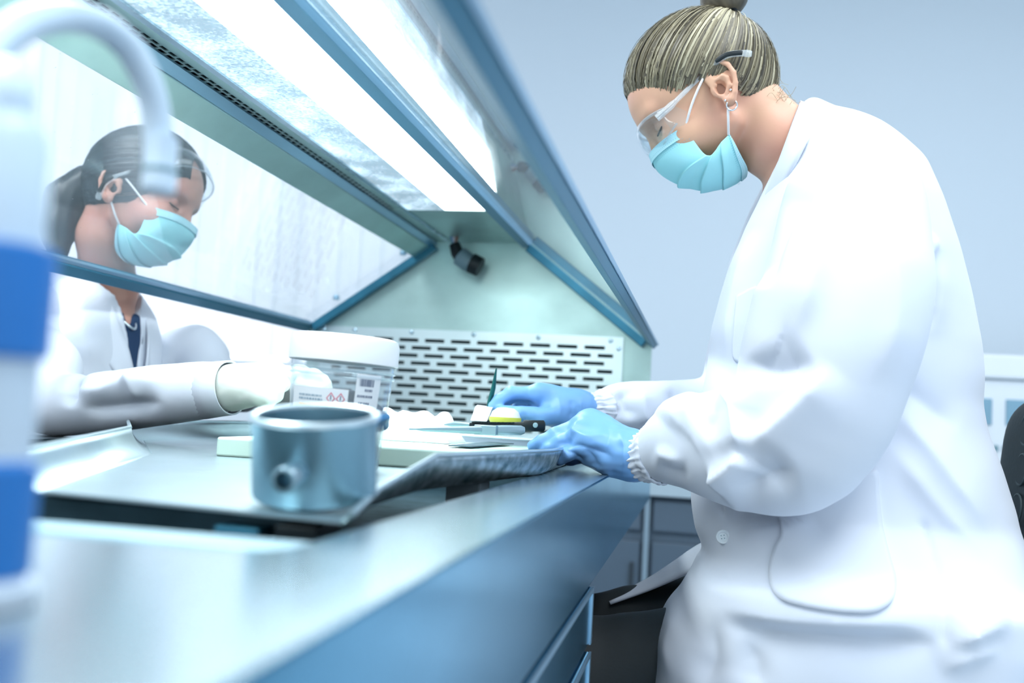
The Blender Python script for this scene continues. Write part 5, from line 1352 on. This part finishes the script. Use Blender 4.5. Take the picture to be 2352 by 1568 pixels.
G = Field(*F.ax); chain(G, [H2.p(-0.03, 0, -0.05)]+[p for p, r in nk[:2]], [0.052, 0.053, 0.058], 0.02); F.F = np.maximum(F.F, -(G.F-0.003))
V, Q = F.nets(); V = relax(V, Q, 5, 0.5); N = normals(V, Q)
CF2 = [([(-1.0320,1.1877),(-1.0155,1.0999),(-0.9845,1.0282)], -0.012, 0.012, 0.018, 0.3), ([(-0.9874,1.1449),(-0.9653,1.0799),(-0.9368,1.0304)], 0.007, 0.014, 0.014, 0.3), ([(-1.0729,1.1865),(-1.0479,1.0986),(-1.0375,1.0331)], 0.008, 0.014, 0.014, 0.3), ([(-0.9823,1.1259),(-0.9684,1.0646)], -0.006, 0.012, 0.012, 0.3)]
D = fold_disp(V, CF2)*np.clip((0.5-N[:, 1])/0.5, 0, 1)+0.0035*wave_noise(V, 24, 14)+0.0014*wave_noise(V, 60, 15)
coat2 = net_obj('coat', V+N*D[:, None], Q, COATM, p2)
NAVY = mat('navy_top', (0.006, 0.035, 0.10), 0.7)
tabn = [(z, a+0.012, b-0.010, c, d-0.015) for z, a, b, c, d in tab2 if z < 1.18]
F = Field(np.arange(-1.40, -0.98, 0.007), np.arange(1.42, 1.92, 0.007), np.arange(0.62, 1.20, 0.007)); F.add(zloft(tabn, 2.3))
F.add(vcut(1.660, 1.115, 1.20, 0.034, -1.10), 0.004, True)
V, Q = F.nets(); V = relax(V, Q, 3); net_obj('navy_top', V, Q, NAVY, p2)
tube('necklace', catmull([(-1.075, 1.615, 1.165), (-1.040, 1.640, 1.130), (-1.030, 1.660, 1.118), (-1.040, 1.680, 1.130), (-1.07, 1.705, 1.165)], 6), 0.0028, SILVER, p2, 8)
# lapels follow the edge of the opening
def lap(sgn):
    yc = 1.660
    inn = [(-1.125, yc+sgn*0.070, 1.232), (-1.070, yc+sgn*0.064, 1.195), (-1.030, yc+sgn*0.046, 1.125), (-1.012, yc+sgn*0.022, 1.050), (-1.010, yc+sgn*0.004, 0.990)]
    out_ = [(-1.160, yc+sgn*0.110, 1.215), (-1.110, yc+sgn*0.118, 1.165), (-1.055, yc+sgn*0.105, 1.095), (-1.022, yc+sgn*0.060, 1.035), (-1.008, yc+sgn*0.012, 0.985)]
    return strip_mesh('lapel', inn, out_, COATM, coat2, bulge=0.002)
lap(-1); lap(1)
nape = [(-1.125, 1.730, 1.232), (-1.160, 1.710, 1.245), (-1.170, 1.685, 1.248), (-1.168, 1.650, 1.247), (-1.148, 1.615, 1.242), (-1.125, 1.590, 1.232)]
napo = [(-1.160, 1.770, 1.215), (-1.215, 1.735, 1.205), (-1.222, 1.685, 1.203), (-1.215, 1.630, 1.205), (-1.185, 1.575, 1.210), (-1.160, 1.550, 1.215)]
strip_mesh('collar', nape, napo, COATM, coat2, bulge=-0.004)
S2 = [([(-0.8932,1.0036),(-0.8371,1.0001),(-0.7835,1.0152),(-0.7161,1.0185)], 0.006, 0.012, 0.014, 0.3), ([(-0.8693,0.9734),(-0.8008,0.9801),(-0.7204,0.9905)], -0.007, 0.012, 0.014, 0.3), ([(-0.9097,1.0282),(-0.8862,1.0040),(-0.8867,0.9725)], -0.009, 0.010, 0.012, 0.3), ([(-0.7914,1.0273),(-0.7727,1.0095),(-0.7671,0.9850)], 0.005, 0.010, 0.012, 0.3)]
sleeve('sleeve', [(-1.145, 1.53, 1.115), (-1.13, 1.485, 1.06), (-1.0249,1.4100,1.0288), (-0.9763,1.3600,0.9786), (-0.8728,1.3250,0.9832), (-0.7779,1.3050,0.9957), (-0.7045,1.2930,1.0065), (-0.6590,1.2870,1.0128)], [0.068, 0.066, 0.056, 0.046, 0.043, 0.041, 0.038, 0.034], S2, coat2, seed=21)
sleeve('sleeve', [(-1.14, 1.79, 1.100), (-1.10, 1.835, 1.045), (-1.0110,1.8600,1.0934), (-0.9361,1.8000,1.0266), (-0.8138,1.6800,1.0214), (-0.6937,1.5600,1.0265)], [0.058, 0.056, 0.052, 0.046, 0.042, 0.036], [], coat2, seed=25)
def plain_cuff(a, b, r0, r1, parent):
    a = Vector(a); b = Vector(b); pts = [a.lerp(b, t) for t in (0, 0.02, 0.5, 1.0)]
    o = tube('cuff', pts, [r0, r0*1.02, (r0+r1)/2, r1], COATM, parent, 32, cap=False, ang=70)
    so = o.modifiers.new('solid', 'SOLIDIFY'); so.thickness = 0.003; so.offset = -1
plain_cuff((-0.6396,1.2830,1.0154), (-0.6833,1.2900,1.0093), 0.0375, 0.0400, coat2)
# cream gloves
GLC = mat('cream_latex', (0.74, 0.78, 0.72), 0.5)
K = [A(*(-0.6052,1.3000,1.0372)), A(*(-0.5931,1.2830,1.0321)), A(*(-0.5875,1.2700,1.0211)), A(*(-0.5892,1.2620,1.0089))]
fing = [
 [(K[0], 0.0120), (A(*(-0.5846,1.3050,1.0445)), 0.0105), (A(*(-0.5705,1.3060,1.0403)), 0.0092), (A(*(-0.5625,1.3060,1.0371)), 0.0078)],
 [(K[1], 0.0120), (A(*(-0.5700,1.2800,1.0319)), 0.0105), (A(*(-0.5648,1.2840,1.0239)), 0.0092), (A(*(-0.5733,1.2900,1.0177)), 0.0082)],
 [(K[2], 0.0115), (A(*(-0.5663,1.2660,1.0160)), 0.0102), (A(*(-0.5684,1.2720,1.0079)), 0.0090), (A(*(-0.5784,1.2780,1.0039)), 0.0080)],
 [(K[3], 0.0105), (A(*(-0.5719,1.2580,1.0038)), 0.0094), (A(*(-0.5766,1.2640,0.9978)), 0.0085), (A(*(-0.5855,1.2700,0.9951)), 0.0075)],
 [(A(*(-0.6326,1.3050,1.0227)), 0.0140), (A(*(-0.6130,1.3220,1.0231)), 0.0118), (A(*(-0.5873,1.3200,1.0267)), 0.0105), (A(*(-0.5699,1.3120,1.0321)), 0.0088)],
]
wc = A(*(-0.6376,1.2830,1.0155))
palm = [(wc, 0.0235, k_, 0.0165) for k_ in K]+[(wc, 0.022, fing[4][1][0], 0.012), (A(*(-0.6203,1.2800,1.0193)), 0.024, A(*(-0.6015,1.2800,1.0262)), 0.020)]
wr = [(A(*(-0.6212,1.2820,1.0187)), 0.0245), (wc, 0.0250), (A(*(-0.6622,1.2870,1.0126)), 0.0250)]
hand_mesh('glove', fing, wr, palm, 0.0024, GLC, p2, 0.007, seed=31, crease=0.0012)
off = A(*(-0.5762,1.4200,1.0354))-A(*(-0.5720,1.2850,1.0296))
K2 = [A(*(-0.5892,1.4000,1.0404)), A(*(-0.6001,1.4200,1.0369)), A(*(-0.6072,1.4350,1.0292)), A(*(-0.6136,1.4450,1.0199))]
fing = [
 [(K2[0], 0.0118), (A(*(-0.5625,1.3850,1.0409)), 0.0104), (A(*(-0.5432,1.3750,1.0349)), 0.0092), (A(*(-0.5341,1.3700,1.0288)), 0.0078)],
 [(K2[1], 0.0118), (A(*(-0.5690,1.4050,1.0376)), 0.0104), (A(*(-0.5494,1.3950,1.0304)), 0.0092), (A(*(-0.5407,1.3880,1.0228)), 0.0078)],
 [(K2[2], 0.0112), (A(*(-0.5805,1.4250,1.0275)), 0.0100), (A(*(-0.5648,1.4150,1.0200)), 0.0090), (A(*(-0.5588,1.4080,1.0135)), 0.0078)],
 [(K2[3], 0.0104), (A(*(-0.5928,1.4400,1.0168)), 0.0092), (A(*(-0.5807,1.4320,1.0105)), 0.0084), (A(*(-0.5760,1.4250,1.0053)), 0.0074)],
 [(A(*(-0.6262,1.4400,1.0258)), 0.0135), (A(*(-0.5802,1.3850,1.0221)), 0.0115), (A(*(-0.5576,1.3700,1.0201)), 0.0102), (A(*(-0.5422,1.3650,1.0194)), 0.0088)],
]
wc = A(*(-0.6597,1.5000,1.0265))
hand_mesh('glove', fing, [(A(*(-0.6292,1.4600,1.0278)), 0.024), (wc, 0.024), (A(*(-0.7020,1.5700,1.0258)), 0.024)], [(wc, 0.022, k_, 0.016) for k_ in K2], 0.003, GLC, p2, 0.007, seed=33)
TR2 = mat('dark_trousers', (0.02, 0.03, 0.045), 0.8)
F = Field(np.arange(-1.42, -0.80, 0.01), np.arange(1.42, 1.92, 0.01), np.arange(0.04, 0.86, 0.01))
for y in (1.56, 1.77):
    chain(F, [np.array((-1.24, y, 0.70)), np.array((-0.90, y, 0.70)), np.array((-0.92, y, 0.35)), np.array((-0.98, y, 0.09))], [0.085, 0.062, 0.052, 0.042], 0.03)
V, Q = F.nets(); net_obj('trousers', relax(V, Q, 2), Q, TR2, p2)
s2 = empty('lab_stool', (-1.20, 1.665, 0), 'round black stool under the person behind the glass', 'stool')
lathe('seat', [(0, 0.56), (0.17, 0.56), (0.185, 0.575), (0.185, 0.60), (0.17, 0.618), (0, 0.622)], (-1.20, 1.665, 0), FOAM, s2, 36)
tube('gas_column', [(-1.20, 1.665, 0.09), (-1.20, 1.665, 0.56)], 0.022, STEEL_DARK, s2, 14)
for k in range(5):
    a = 2*math.pi*k/5+0.5
    tube('foot', [(-1.20, 1.665, 0.09), (-1.20+0.27*math.cos(a), 1.665+0.27*math.sin(a), 0.0125)], [0.02, 0.0125], BLACK, s2, 10)
